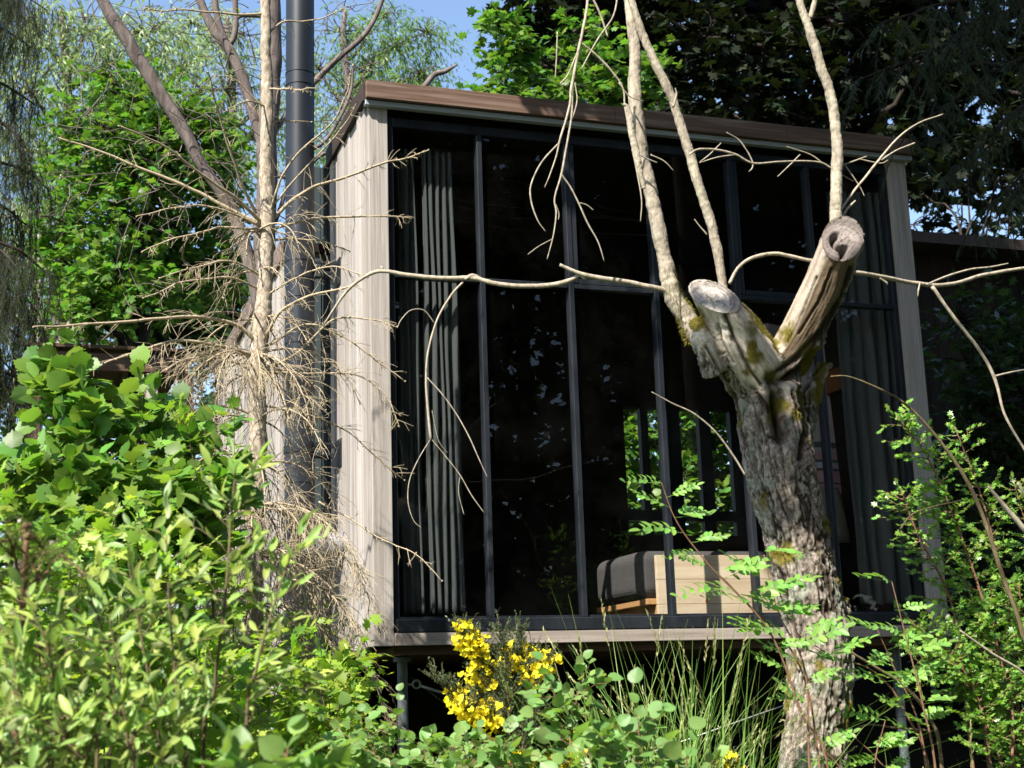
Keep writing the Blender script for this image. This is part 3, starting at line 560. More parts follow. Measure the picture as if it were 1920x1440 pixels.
    for k, (Cc, T_, Rc) in enumerate(((Cl, nl_, tr[1][i1]), (Cr, nr_, rl[1][i2]))):
        m_ = cutk == k+1; d = V2[m_]-Cc; d -= T_*(d@T_)[:, None]; e1 = nrm(np.cross(T_, [0, 0, 1.])); e2 = np.cross(e1, T_); x = d@e1/Rc; y = d@e2/Rc; r = np.hypot(x, y); th = np.arctan2(y, x)
        h = .004*(fbm(np.column_stack([x*8, y*8, x*0]), 4)-.5)-.010*np.clip(1-np.abs(np.sin(th*3.5+1.2*r))*14*r-.1, 0, 1)*sstep(.95, .3, r)
        rk = np.clip(1-np.abs(np.sin(th*2.5+.8*np.sin(r*4)+k))*(2.2+7*r)*1.0, 0, 1)*sstep(1.0, .2, r); cutc[m_] = rk*1.0+.35*sstep(.62, .7, vn(np.column_stack([r*26+2*np.sin(th*2), th*0, th*0])))+.4*sstep(.88, 1.0, r); h = h-.006*rk
        if k: h = h-.05*np.exp(-((r-.38)/.13)**2)*sstep(-2.6, -1.9, th)*sstep(1.6, 1.1, th)-.06*np.exp(-((x+.05)/.16)**2)*sstep(-.15, -.35, y)
        V2[m_] += T_*h[:, None]
    me.vertices.foreach_set('co', V2.astype(np.float32).ravel())
    moss = sstep(.50, .62, fbm(V*9+3, 4)+.25*sstep(.3, .8, (NV@np.array([.2, -.2, .9])))-.08+.42*np.exp(-(np.linalg.norm(V-P(1418, 660, TY-.13), axis=1)/.05)**2)+.35*np.exp(-(np.linalg.norm(V-P(1470, 655, TY-.1), axis=1)/.06)**2)+.16*sstep(.2, .9, rightf)*(below > .3))*np.where(cut, 0, 1)
    for nm, val in (('peel', peel), ('sawn', cut*1.), ('crack', np.clip((crack+.35*crack2)*(1-peel)*np.where(cut, 0, 1)+seam+hollow+.6*hol+cutc, 0, 1)), ('redwood', np.clip(isr*peel*np.maximum(sstep(-.97, -.80, rightf+.9*big+.35*rdg), .5)+.75*(cutk == 2), 0, 1)), ('moss', moss)):
        at = me.attributes.new(nm, 'FLOAT', 'POINT'); at.data.foreach_set('value', val.astype(np.float32))
    at = me.attributes.new('grain', 'FLOAT_VECTOR', 'POINT'); at.data.foreach_set('vector', np.column_stack([rad, s_])[:, [0, 1, 3]].astype(np.float32).ravel())
    me.polygons.foreach_set('use_smooth', np.ones(len(me.polygons), bool))
    m = M('old_tree_bark_and_wood', (.2, .17, .14), .92, .12); b_ = m.node_tree.nodes['Principled BSDF']
    def att(nm, out='Fac'): a = N(m, 'ShaderNodeAttribute'); a.attribute_name = nm; return a.outputs[out]
    v = mapped(m, (1, 1, 1)); nb = noise(m, v, 55, 10, .72, .4); nl = noise(m, v, 9, 6, .65, .3); ns = noise(m, v, 240, 4, .7)
    bark = ramp(m, nb, [(.32, (.09, .07, .055)), (.5, (.27, .225, .185)), (.68, (.45, .40, .345))])
    bark = mix(m, ramp(m, nl, [(.50, (0, 0, 0)), (.60, (.65, .65, .65))]), bark, (.24, .27, .21))
    bark = mix(m, att('crack'), bark, (.030, .022, .017))
    mp = N(m, 'ShaderNodeMapping'); mp.inputs['Scale'].default_value = (90, 90, 5); L(m, att('grain', 'Vector'), mp.inputs[0]); ng = noise(m, mp.outputs[0], 1, 8, .7, .5)
    wood = ramp(m, ng, [(.30, (.20, .12, .065)), (.40, (.46, .38, .29)), (.5, (.64, .57, .48)), (.75, (.74, .69, .61))]); wood = mix(m, ramp(m, nl, [(.5, (0, 0, 0)), (.70, (.4, .4, .4))]), wood, (.44, .34, .23))
    pass
    c = mix(m, att('peel'), bark, mix(m, att('redwood'), wood, mix(m, .9, wood, mix(m, ng, (.035, .022, .012), (.17, .105, .05))))); sw = ramp(m, nb, [(.3, (.26, .23, .20)), (.5, (.46, .42, .38)), (.75, (.60, .56, .51))]); sw = mix(m, att('redwood'), sw, mix(m, nb, (.13, .11, .10), (.27, .225, .21))); c = mix(m, att('sawn'), c, sw); c = mix(m, att('crack'), c, (.045, .032, .024))
    c = mix(m, att('moss'), c, ramp(m, ns, [(.3, (.055, .05, .010)), (.7, (.20, .16, .03))])); setc(m, c)
    hm = N(m, 'ShaderNodeMath', operation='ADD'); L(m, nb, hm.inputs[0]); L(m, ng, hm.inputs[1]); bump(m, hm.outputs[0], .8, .006)
    me.materials.clear(); me.materials.append(m); me.name = 'trunk'
    root = empty('forked_tree', (tr[0][0][0], TY, gnd(tr[0][0][0], TY)), 'old leafless tree with two sawn off limbs in a fork in front of the glass', 'tree')
    link('trunk', me, root)
    # moss tufts
    b = MB(); mossy = np.where((moss > .75) & (NV[:, 2] > -.2))[0]; pick = rng.choice(mossy, min(9000, len(mossy)), False)
    inst(b, (np.array([(-.12, 0, 0), (.12, 0, 0), (0, 1, .1)]), [], [(0, 1, 2)]), V2[pick], NV[pick]+rng.normal(0, .5, (len(pick), 3)), rup(len(pick), 1), rng.uniform(.004, .011, len(pick)))
    o = b.build('moss', leafmat('moss_tuft', (.15, .13, .022), None, .2, .03, .5, .9, .1), root)
    def limb(Lp, Y, mat=bark_pale, n=10, jit=0., kn=True):
        c, r = pline(Lp, Y, 9); r = r*(.82 if mat is bark_twig else 1)
        if kn: r = r*(1+.13*(fbm(c*[60, 60, 60]+3, 3)-.5)*2)
        c = c+(np.column_stack([fbm(c*9+k*7, 3) for k in range(3)])-.5)*r[:, None]*.9
        if r.max() > .012:
            k_ = len(c)*4; f_ = np.linspace(0, len(c)-1, k_); c = np.column_stack([np.interp(f_, np.arange(len(r)), c[:, z]) for z in range(3)]); r = np.interp(f_, np.arange(len(r)), r); n = 36
            v_, q_ = tubegeo(c, r, n); o_ = nrm(v_-np.repeat(c, n, 0)); f1_, f2_ = worley(v_*[60, 60, 34]+(fbm(v_*20, 3)[:, None]-.5)*3); d_ = .0045*(fbm(v_*75, 5)-.5)+.005*(fbm(v_*11+9, 3)-.5)-.0012*(1-sstep(0, .25, f2_-f1_))
            return MB().add(v_+o_*d_[:, None], q_).build('limb', mat, root, True)
        return MB().tube(c, r, n).build('limb', mat, root, True)
    a = TY
    limb([(1345, 700, 26), (1312, 640, 34), (1285, 590, 36), (1262, 548, 34), (1246, 490, 30), (1232, 420, 28), (1213, 330, 27), (1197, 240, 27), (1191, 160, 25), (1191, 80, 22), (1180, 10, 19), (1172, -60, 16)], [a-.04, a+.0, a+.03]+[a+.05+.004*i for i in range(9)], n=20)
    limb([(1360, 600, 18), (1356, 527, 17), (1342, 455, 19), (1328, 400, 19), (1304, 325, 19), (1286, 262, 19), (1262, 190, 18), (1235, 130, 18), (1208, 70, 16), (1183, 0, 14), (1170, -50, 12)], [a+.02+.003*i for i in range(11)], n=16)
    limb([(1168, 195, 5), (1178, 205, 12), (1186, 250, 14), (1196, 300, 13), (1207, 352, 9)], [a-.2]*5, n=10)
    limb([(1186, 280, 5), (1196, 330, 4), (1203, 375, 3), (1201, 415, 2)], [a-.2]*4, bark_twig, 6)
    limb([(1572, 470, 24), (1567, 420, 26), (1566, 370, 22), (1570, 310, 22), (1567, 250, 21), (1560, 190, 20), (1543, 130, 19), (1523, 70, 18), (1507, 25, 16), (1488, -30, 14)], [a-.28]*10, n=18)
    limb([(1518, 35, 10), (1526, 10, 10), (1534, -30, 8)], [a-.28]*3, n=10)
    limb([(1255, 545, 12), (1235, 541, 12), (1180, 530, 12), (1120, 520, 12), (1085, 512, 10), (1050, 496, 7)], [a+.04, a+.05, a+.07, a+.09, a+.1, a+.12], bark_twig, 12)
    limb([(1092, 512, 9), (1065, 527, 11), (1030, 535, 11), (985, 537, 11), (930, 532, 11), (885, 522, 11), (830, 521, 10), (770, 516, 10), (718, 508, 9), (688, 517, 8), (650, 546, 7), (615, 597, 5), (606, 612, 3)], [a+.1+.04*i for i in range(13)], bark_twig, 12)
    limb([(718, 508, 5), (716, 502, 7), (713, 499, 3)], [a+.45]*3, bark_twig, 8); limb([(905, 525, 8), (886, 518, 12), (872, 524, 6)], [a+.3]*3, bark_twig, 8)
    limb([(1085, 514, 6), (1096, 522, 5), (1101, 520, 3)], [a+.1]*3, bark_twig, 8)
    limb([(868, 529, 6), (845, 555, 5), (820, 600, 5), (803, 660, 5), (799, 710, 5), (802, 760, 6), (808, 825, 6)], [a+.32]*7, bark_twig, 8)
    T = [[(815, 606, 3), (795, 582, 3), (770, 582, 3), (752, 600, 3), (745, 615, 2)], [(801, 708, 4), (830, 740, 4), (858, 780, 4), (880, 820, 4), (898, 860, 3), (914, 895, 2)], [(808, 822, 3), (785, 860, 3), (768, 900, 3), (765, 940, 3), (775, 975, 2), (790, 990, 2)],
         [(808, 822, 3), (835, 855, 3), (862, 890, 3), (885, 930, 3), (908, 962, 2)], [(862, 895, 2), (860, 925, 2), (870, 965, 2)], [(840, 850, 2), (822, 825, 2), (810, 770, 1.5)]]
    for t in T: t = [(x_, y_, w_*.75) for x_, y_, w_ in t]; limb(t, [a+.32-.01*i for i in range(len(t))], bark_twig, 6)
    limb([(1530, 490, 12), (1512, 487, 9), (1480, 480, 9), (1450, 476, 9), (1412, 483, 9), (1385, 501, 8), (1368, 532, 8)], [a-.22+.01*i for i in range(7)], bark_twig, 10)
    limb([(1590, 508, 10), (1610, 512, 11), (1660, 520, 10), (1700, 528, 10), (1745, 535, 10), (1790, 531, 9), (1850, 514, 9), (1940, 500, 7)], [a-.2, a-.2, a-.15, a-.1, a-.08, a-.05, a, a], bark_twig, 12)
    for t in ([(1748, 537, 9), (1785, 590, 8), (1835, 655, 8), (1865, 710, 8), (1885, 780, 6), (1925, 850, 6)], [(1742, 532, 5), (1775, 518, 5), (1820, 505, 5), (1860, 500, 4), (1890, 494, 3)], [(1866, 705, 5), (1900, 697, 4), (1940, 690, 4)], [(1725, 530, 4), (1722, 545, 4), (1721, 556, 2)], [(1650, 522, 4), (1662, 530, 5), (1664, 534, 2)],
              [(1570, 405, 5), (1600, 360, 6), (1640, 310, 6), (1680, 262, 5), (1720, 232, 4), (1768, 214, 3)], [(1652, 300, 4), (1680, 282, 4), (1715, 268, 4)], [(1580, 408, 5), (1590, 390, 6), (1604, 376, 4)],
              [(1292, 290, 4), (1310, 280, 5), (1345, 281, 5), (1380, 290, 5), (1412, 306, 5), (1460, 303, 4), (1510, 302, 4), (1540, 305, 4), (1560, 316, 4), (1600, 340, 2)], [(1412, 305, 4), (1402, 285, 3), (1385, 262, 3), (1362, 248, 2)], [(1380, 290, 3), (1345, 295, 3), (1312, 305, 2)], [(1352, 268, 2), (1330, 290, 3), (1312, 304, 2)], [(1412, 308, 3), (1410, 316, 3), (1404, 322, 2)],
              [(1560, 315, 4), (1590, 306, 4), (1625, 293, 3)], [(1610, 298, 3), (1650, 306, 3), (1665, 300, 2)], [(1584, 308, 3), (1612, 350, 3), (1621, 368, 2)], [(1545, 308, 3), (1520, 290, 3), (1475, 275, 2)], [(1500, 290, 3), (1480, 310, 3), (1458, 331, 2)], [(1302, 411, 2), (1312, 424, 3), (1326, 440, 4)],
              [(1232, 305, 3), (1215, 298, 3), (1200, 290, 3)], [(1220, 290, 3), (1245, 302, 3), (1263, 320, 2)],
              [(1398, 892, 5), (1372, 850, 5), (1340, 808, 4), (1300, 775, 4), (1260, 756, 3), (1222, 735, 2)], [(1262, 200, 6), (1268, 178, 5), (1266, 165, 2)]):
        limb(t, [a-.24 if len(t) < 99 else a for _ in t], bark_twig, 7)
    b = MB(); c, r = pline([(1300, 640, 30), (1285, 590, 36), (1262, 548, 34), (1250, 500, 30)], [a+.01, a+.03, a+.04, a+.05], 60)
    for k in range(len(c)):
        n_ = 22; dd = nrm(np.column_stack([rng.normal(.1, 1, n_), rng.normal(-.2, .6, n_), rng.normal(0, .4, n_)])); inst(b, (np.array([(-.12, 0, 0), (.12, 0, 0), (0, 1, .1)]), [], [(0, 1, 2)]), c[k]+dd*r[k]*.95, dd-[0, 0, .6], rup(n_, 1), rng.uniform(.004, .016, n_)*(1.3-k/len(c)))
    b.build('moss', bpy.data.materials['moss_tuft'], root)
    # hanging twigs coming down left of the two upright limbs
    hy = a-.2
    for t in ([(1104, -30, 6), (1100, 20, 7), (1085, 95, 7), (1072, 165, 7), (1068, 200, 6), (1050, 262, 5), (1044, 290, 4), (1032, 325, 3), (1021, 352, 2)], [(1046, 270, 4), (1015, 305, 4), (996, 345, 4), (996, 375, 4), (1008, 412, 3), (1023, 434, 2)],
              [(1074, 160, 5), (1072, 215, 5), (1064, 265, 5), (1053, 325, 5), (1040, 372, 4), (1043, 400, 4), (1038, 440, 3), (1026, 486, 2)], [(1053, 328, 4), (1070, 352, 4), (1087, 385, 4), (1103, 420, 4), (1122, 455, 3), (1133, 490, 2)], [(1085, 380, 3), (1100, 384, 3), (1113, 394, 2)], [(1036, 448, 2), (1010, 462, 2), (990, 477, 2)], [(1042, 384, 3), (1048, 400, 2), (1047, 412, 2)],
              [(1082, 100, 4), (1065, 140, 4), (1050, 158, 3)], [(1108, -10, 5), (1125, 100-75, 5), (1140, 70, 4)], [(1090, 80, 4), (1120, 105, 5), (1148, 135, 5), (1168, 165, 4), (1172, 200, 4), (1178, 235, 4)], [(1160, 155, 3), (1180, 180, 3), (1206, 190, 2)], [(1045, 60, 3), (1044, 100, 3), (1041, 148, 2)], [(1078, 155, 3), (1082, 190, 3), (1070, 232, 3)], [(1160, -20, 5), (1150, 30, 4), (1120, 75, 4), (1090, 130, 3)]):
        limb(t, [hy]*len(t), bark_twig, 7)
tree_fork()
# ================================================================== dead spruce at the left
def dead_spruce():
    Y0 = -.95
    root = empty('dead_spruce', P(478, 1500, Y0), 'dead bare spruce with brown drooping twigs standing in front of the flue pipe', 'tree')
    c, r = pline([(470, 1600, 46), (474, 1300, 40), (476, 1100, 38), (480, 900, 36), (482, 760, 34), (482, 700, 34), (490, 620, 36), (494, 560, 32), (497, 480, 28), (500, 400, 27), (500, 300, 24), (502, 180, 22), (500, 80, 20), (498, -40, 18)], Y0, 16)
    c = c+(np.column_stack([fbm(c*3+k*9, 3) for k in range(3)])-.5)*.03; r = r*(1+.16*(fbm(c*22, 3)-.5)*2)
    v, q = tubegeo(c, r, 32); cc = np.repeat(c, 32, 0); d = nrm(v-cc); n_ = fbm(v*70, 4)-.5; v = v+d*n_[:, None]*.012
    MB().add(v, q).build('trunk', bark_spruce, root, True)
    def twig(b, p, d, ln, r0, lev, droop):
        k = 7; pts = [p]; d = nrm(d); cv = rng.normal(0, .35, 3)
        for i in range(k):
            d = nrm(d+cv*.16+np.array([0, 0, -droop*.14])+rng.normal(0, .05, 3)); pts.append(pts[-1]+d*ln/k)
        pts = np.array(pts); b.tube(pts, np.linspace(r0, r0*.45, k+1), 5 if lev else 7, False)
        return pts
    def branch(b, path, r0, dens, sl, droop=.6, sub=.55):
        n = len(path); seg = np.linalg.norm(np.diff(path, axis=0), axis=1); tot = seg.sum(); b.tube(path, np.linspace(r0, r0*.35, n), 8, True)
        cnt = int(dens*tot)
        for j in range(cnt):
            f = rng.uniform(.10, .97); i = min(int(f*(n-1)), n-2); p = path[i]+(path[i+1]-path[i])*(f*(n-1)-i); t = nrm(path[i+1]-path[i])
            s = nrm(np.cross(t, rng.normal(0, 1, 3))); ln = sl*rng.uniform(.4, 1.25)*(1.15-f*.8)
            tp = twig(b, p, t*.6+s*.85+np.array([0, 0, -.1]), ln, .0018, 1, droop)
            if rng.random() < sub:
                for _ in range(rng.integers(1, 3)):
                    u = tp[rng.integers(2, 6)]; twig(b, u, nrm(tp[-1]-tp[0])+rng.normal(0, .45, 3), ln*.55, .0013, 2, droop)
        for f in np.linspace(.3, 1, 10):   # needle scars / buds
            i = min(int(f*(n-1)), n-1); p = path[i]; b.tube([p-[0, 0, .003], p+rng.normal(0, .005, 3)], [.0045, .003], 5, True)
    # named branches, drawn after the photograph
    U = [([(497, 425), (420, 385), (340, 345), (250, 308), (180, 280), (113, 257)], 14, 9, .16), ([(497, 420), (440, 370), (370, 318), (300, 270), (228, 236)], 12, 8, .14), ([(480, 400), (455, 350), (430, 280), (412, 215), (398, 170), (389, 135)], 10, 7, .14),
         ([(500, 425), (540, 385), (590, 352), (650, 330), (720, 305), (765, 297), (803, 282)], 12, 12, .16), ([(500, 430), (560, 415), (620, 406), (690, 405), (740, 406), (772, 410)], 10, 12, .14), ([(500, 450), (560, 447), (610, 452), (655, 471)], 9, 14, .14),
         ([(495, 430), (430, 425), (380, 435), (320, 450), (268, 470)], 9, 13, .15), ([(495, 425), (440, 400), (380, 385), (320, 390), (255, 405)], 9, 11, .15), ([(500, 420), (530, 330), (580, 270), (625, 225), (655, 165), (662, 125)], 8, 5, .12), ([(500, 400), (560, 330), (640, 240), (668, 190)], 7, 6, .12),
         ([(500, 25), (430, 26), (360, 20), (300, 20), (272, 12)], 8, 6, .12), ([(505, 60), (530, 40), (570, 40), (610, 35), (650, 12)], 7, 7, .12), ([(500, 200), (470, 190), (430, 205)], 6, 8, .1), ([(503, 165), (545, 167), (592, 164)], 6, 6, .08), ([(503, 230), (540, 225), (585, 228)], 6, 8, .08), ([(500, 210), (440, 150), (400, 140)], 6, 6, .1),
         ([(490, 650), (440, 610), (360, 595), (300, 598), (200, 604), (120, 610), (63, 611)], 14, 8, .17), ([(485, 668), (420, 650), (340, 640), (270, 655), (200, 680), (150, 706)], 12, 10, .16), ([(485, 660), (520, 590), (570, 560), (640, 540), (668, 530)], 12, 12, .16),
         ([(485, 700), (440, 680), (400, 668), (350, 672), (300, 700), (250, 745)], 10, 20, .2), ([(492, 690), (560, 660), (620, 600), (700, 600), (745, 612)], 9, 14, .16), ([(490, 700), (580, 700), (660, 700), (720, 740), (750, 800)], 8, 13, .2), ([(495, 650), (570, 610), (640, 630), (700, 670), (760, 715)], 8, 13, .16),
         ([(485, 540), (420, 520), (340, 530), (270, 560)], 8, 16, .16), ([(495, 520), (430, 490), (370, 500), (300, 520)], 8, 16, .16), ([(490, 560), (560, 520), (620, 500), (690, 520)], 8, 12, .16), ([(482, 780), (420, 760), (330, 790), (240, 830), (180, 870)], 9, 14, .2),
         ([(482, 760), (560, 770), (640, 800), (700, 850), (760, 900)], 8, 11, .2), ([(600, 940), (660, 975), (720, 1010), (780, 1040), (830, 1090)], 6, 6, .12)]
    for k, (pp, w_, dn, sl) in enumerate(U):
        b = MB(); tw = rng.uniform(-.5, .15); yy = [Y0+tw*i/(len(pp)-1) for i in range(len(pp))]
        c2, _ = pline([(x, y, 3) for x, y in pp], yy, 7); c2 = c2+(np.column_stack([fbm(c2*6+z*9+k, 3) for z in range(3)])-.5)*.03
        branch(b, c2, w_*.5*dep(c2[0])/F*.62, dn*3.2, sl, .5); b.build('branch', bark_needle, root, True)
    # dense drooping whorls
    for wi, (py, nb, ln, dn) in enumerate(((435, 6, .40, 40), (510, 3, .34, 30), (600, 5, .42, 50), (665, 13, .58, 70), (700, 6, .55, 60), (790, 5, .6, 50), (870, 10, .72, 80), (950, 13, .85, 100), (1040, 12, .9, 100), (1130, 12, 1.0, 100), (1220, 12, 1.05, 95), (1320, 11, 1.05, 90))):
        o = P(480, py, Y0); b = MB()
        for i in range(nb):
            az = i*2*math.pi/nb+rng.uniform(-.3, .3)+wi; e = rng.uniform(-.1, .5); d = np.array([math.cos(az)*math.cos(e), math.sin(az)*math.cos(e)*.8, math.sin(e)]); l_ = ln*rng.uniform(.45, 1.15)
            if d[0] < 0: l_ *= 1.0
            if d[1] > 0: l_ *= .75
            k = 9; pts = [o+d*.01]
            for j in range(k): d = nrm(d+np.array([0, 0, -.16-.02*j])+rng.normal(0, .04, 3)); pts.append(pts[-1]+d*l_/k)
            branch(b, np.array(pts), .0055, dn*rng.uniform(.6, 1.1)*.85, .27, 1.0, .7)
        b.build('branch', bark_needle, root, True)
dead_spruce()
# ================================================================== vegetation
def foliage(b, C, R, M_, L_, tpl, size, tl=.35, droop=.2, ups=.5, outb=.5, spread=.9, m=0):
    """leaf sprays in the ellipsoid (C,R): M_ twigs with L_ leaves each"""
    C = np.asarray(C, float); R = np.broadcast_to(np.asarray(R, float), (3,))
    d = nrm(rng.normal(0, 1, (M_, 3))); c = C+d*R*(rng.random(M_)**outb)[:, None]
    t = nrm(d*.8+rng.normal(0, .7, (M_, 3))*[1, 1, .5]-[0, 0, droop]); f = np.tile(np.linspace(0, 1, L_), M_)+rng.uniform(-.05, .05, M_*L_)
    tt = np.repeat(t, L_, 0); l_ = np.repeat(tl*rng.uniform(.6, 1.3, M_), L_)
    pos = np.repeat(c, L_, 0)+tt*(f*l_)[:, None]-np.array([0, 0, 1])*(droop*.4*f*f*l_)[:, None]
    side = nrm(np.cross(tt, [0, 0, 1])+1e-3)*np.where(np.arange(M_*L_) % 2 == 0, 1, -1)[:, None]
    ax = nrm(tt*.7+side*spread+rng.normal(0, .35, (M_*L_, 3))-[0, 0, droop*.6]); pos = pos+rng.normal(0, size*.25, pos.shape)
    inst(b, tpl, pos, ax, rup(M_*L_, ups), size*rng.uniform(.65, 1.25, M_*L_), m)
    return c, t
def wig(p, q, k=7, a=.06):
    s = np.linspace(0, 1, k)[:, None]; ln = np.linalg.norm(np.asarray(q)-p); w_ = (np.cumsum(rng.normal(0, a*ln/k**.5, (k, 3)), 0)*np.sin(s*math.pi)); return np.asarray(p)*(1-s)+np.asarray(q)*s+w_
def tree(name, label, trunk, r0, clumps, bark, leaf, tpl, size, cat='tree', group=None, r1=.3, twigs=True, limbs=True, **kw):
    """trunk: world polyline; clumps: (centre, radius, twigs, leaves)"""
    trunk = np.asarray(trunk, float); c = crv(trunk, 8); base = c[0]
    root = empty(name, base, label, cat, group)
    n = len(c); rr = r0*(1-(1-r1)*np.linspace(0, 1, n)); c = c+(np.column_stack([fbm(c*1.3+k*11, 3) for k in range(3)])-.5)*r0*1.2
    MB().tube(c, rr*(1+.12*(fbm(c*8, 3)-.5)), 14).build('trunk', bark, root, True)
    lb = MB(); fb = MB(); any_ = False
    for C_, R_, m_, l_ in clumps:
        C_ = np.asarray(C_, float); d = np.linalg.norm(c-C_+np.array([0, 0, .6*np.linalg.norm(c[-1]-c[0])*.15]), axis=1); i = int(d[n//4:].argmin()+n//4)
        if limbs:
            path = wig(c[i], C_, 9, .10); rs = min(rr[i]*.6, .05+.02*np.linalg.norm(C_-c[i])); lb.tube(path, np.linspace(rs, rs*.3, 9), 7)
        cc, tt = foliage(fb, C_, R_, m_, l_, tpl, size, **kw)
        if limbs:
            for k in range(0, len(cc), max(1, len(cc)//26)): lb.tube(wig(C_+(cc[k]-C_)*.05, cc[k], 5, .12), np.linspace(rs*.3, .006, 5), 4, False)
            any_ = True
    if any_: lb.build('limbs', bark, root, True)
    fb.build('crown', leaf, root, True)
    return root
def G(px, Y):   # ground point under a pixel column at depth Y
    p = P(px, 1290, Y); return np.array([p[0], Y, gnd(p[0], Y)-.1])
def CL(L, Y, M_, L_, dy=.8):
    return [(P(x, y, Y+rng.uniform(-dy, dy)), np.array([1, .8, .75])*w_*dep(P(x, y, Y))/F, M_, L_) for x, y, w_ in L]
# ---- far wood closing the view, and the wood behind the photographer that the panes mirror
def wood(name, label, pts, hmin, hmax, leafn, size, mat):
    b = MB(); tk = MB()
    for x, y in pts:
        h = rng.uniform(hmin, hmax); z = gnd(x, y); tk.tube([(x, y, z-.3), (x+rng.uniform(-.4, .4), y, z+h*.6), (x+rng.uniform(-.6, .6), y, z+h*.93)], [.2, .14, .05], 7)
        for k in range(9):
            zz = z+h*rng.uniform(.08, .95); foliage(b, (x+rng.uniform(-1.7, 1.7), y+rng.uniform(-1.5, 1.5), zz), (1.7, 1.5, 1.6), leafn, 6, T_far, size, .8)
    b.add(np.vstack(tk.v), np.vstack(tk.q), np.vstack(tk.t), 1)
    return tag(b.build(name, [mat, bark_dark]), label, 'wood', kind='stuff')
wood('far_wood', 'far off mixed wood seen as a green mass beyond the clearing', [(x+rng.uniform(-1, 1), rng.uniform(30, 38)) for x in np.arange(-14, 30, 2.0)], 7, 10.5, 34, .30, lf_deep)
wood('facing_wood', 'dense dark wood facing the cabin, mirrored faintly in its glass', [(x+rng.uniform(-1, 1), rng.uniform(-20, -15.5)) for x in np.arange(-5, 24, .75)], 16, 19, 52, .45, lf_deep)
# ---- bright maple at mid left
mk = lambda L_, Y, a, b_: CL(L_, Y, a, b_)
tree('maple_tree', 'vivid green maple in full sun at mid left below the pale willows', [G(250, 8), P(262, 620, 8), P(280, 300, 8), P(250, 190, 8)], .13,
     mk([(235, 180, 60), (300, 215, 60), (190, 240, 70), (150, 330, 70), (250, 300, 85), (330, 290, 70), (130, 420, 70), (220, 400, 85), (310, 400, 80), (390, 330, 50), (370, 420, 70), (140, 500, 75), (230, 500, 80), (320, 500, 80), (400, 500, 55), (250, 570, 60), (160, 580, 60), (380, 240, 35)], 8, 58, 11), bark_dark, lf_maple, T_maple, .088, tl=.4)
# ---- pale willows behind
for k, (px, lab, lab2, cl) in enumerate(((110, 'pale grey green willow filling the upper left corner', 0, [(60, 40, 110), (160, 60, 110), (60, 170, 110), (180, 180, 110), (90, 290, 100), (40, 400, 90), (270, 60, 80), (260, 170, 80)]),
                     (420, 'thin grey green willow standing behind the black flue pipe', 0, [(340, 130, 80), (420, 170, 90), (440, 60, 70), (470, 260, 70), (560, 200, 70), (360, 40, 60), (430, 300, 50)]),
                     (640, 'airy yellow green willow rising behind the roof corner', 1, [(640, 60, 70), (690, 120, 70), (650, 200, 70), (740, 90, 60), (630, 280, 50), (790, 140, 50), (720, 30, 50), (800, 60, 45), (600, 130, 60), (740, 160, 55)]))):
    Yk = 15+2*k; tree('willow_tree', lab, [G(px, Yk), P(px+5, 600, Yk), P(px+14, 200, Yk), P(px+6, 20, Yk)], .17, mk(cl, Yk, 120 if k == 0 else 60, 16), bark_grey, lf_birch if lab2 else lf_pale, T_nar, .13, tl=.9, droop=.9, spread=.5)
tree('willow_tree', 'low grey green willow under the sky gap left of the birch', [G(60, 19), P(70, 500, 19), P(90, 380, 19)], .15, mk([(60, 480, 80), (120, 560, 90), (200, 600, 80), (300, 600, 90), (400, 600, 80), (420, 520, 60), (50, 600, 80)], 19, 40, 14), bark_grey, lf_pale, T_nar, .14, tl=.8, droop=.7, spread=.5)
# ---- dark stemmed trees between
for px, top, lab, cl in ((240, 330, 'slender dark trunked tree left of the pergola gap with deep green leaves', [(250, 470, 60), (200, 540, 50), (280, 560, 50)]), (292, 360, 'second slender dark trunked tree just right of it', [(320, 520, 55), (350, 590, 50), (300, 610, 40)]), (420, 420, 'dark thin tree close behind the spruce trunk', [(430, 540, 55), (400, 620, 50)])):
    tree('slim_tree', lab, [G(px, 12), P(px-4, 700, 12), P(px+4, 520, 12), P(px+16, top, 12)], .11, CL(cl, 12, 40, 8), bark_dark, lf_deep, T_maple, .14, group='slender dark trees behind the pergola')
# ---- leaning birches
for L_, lab, w_ in (([(30, 900), (66, 760), (105, 660), (140, 590), (175, 500), (200, 430), (224, 350), (240, 290)], 'leaning white birch trunk crossing in front of the maple', .05), ([(68, 900), (74, 640), (72, 430)], 'straight faint birch near the left edge', .05)):
    Yk = 8.1 if 'leaning' in lab else 11.
    c = [P(x, y, Yk) for x, y in L_]; c[0] = np.array([c[0][0], Yk, gnd(c[0][0], Yk)-.1])
    t_ = c[-1]; tree('birch_tree', lab, c, w_, [(t_, .55, 24, 8), (t_-[.3, 0, .5], .4, 14, 8)], bark_birch, lf_birch, T_far, .05, group='birches at the left', limbs=False)
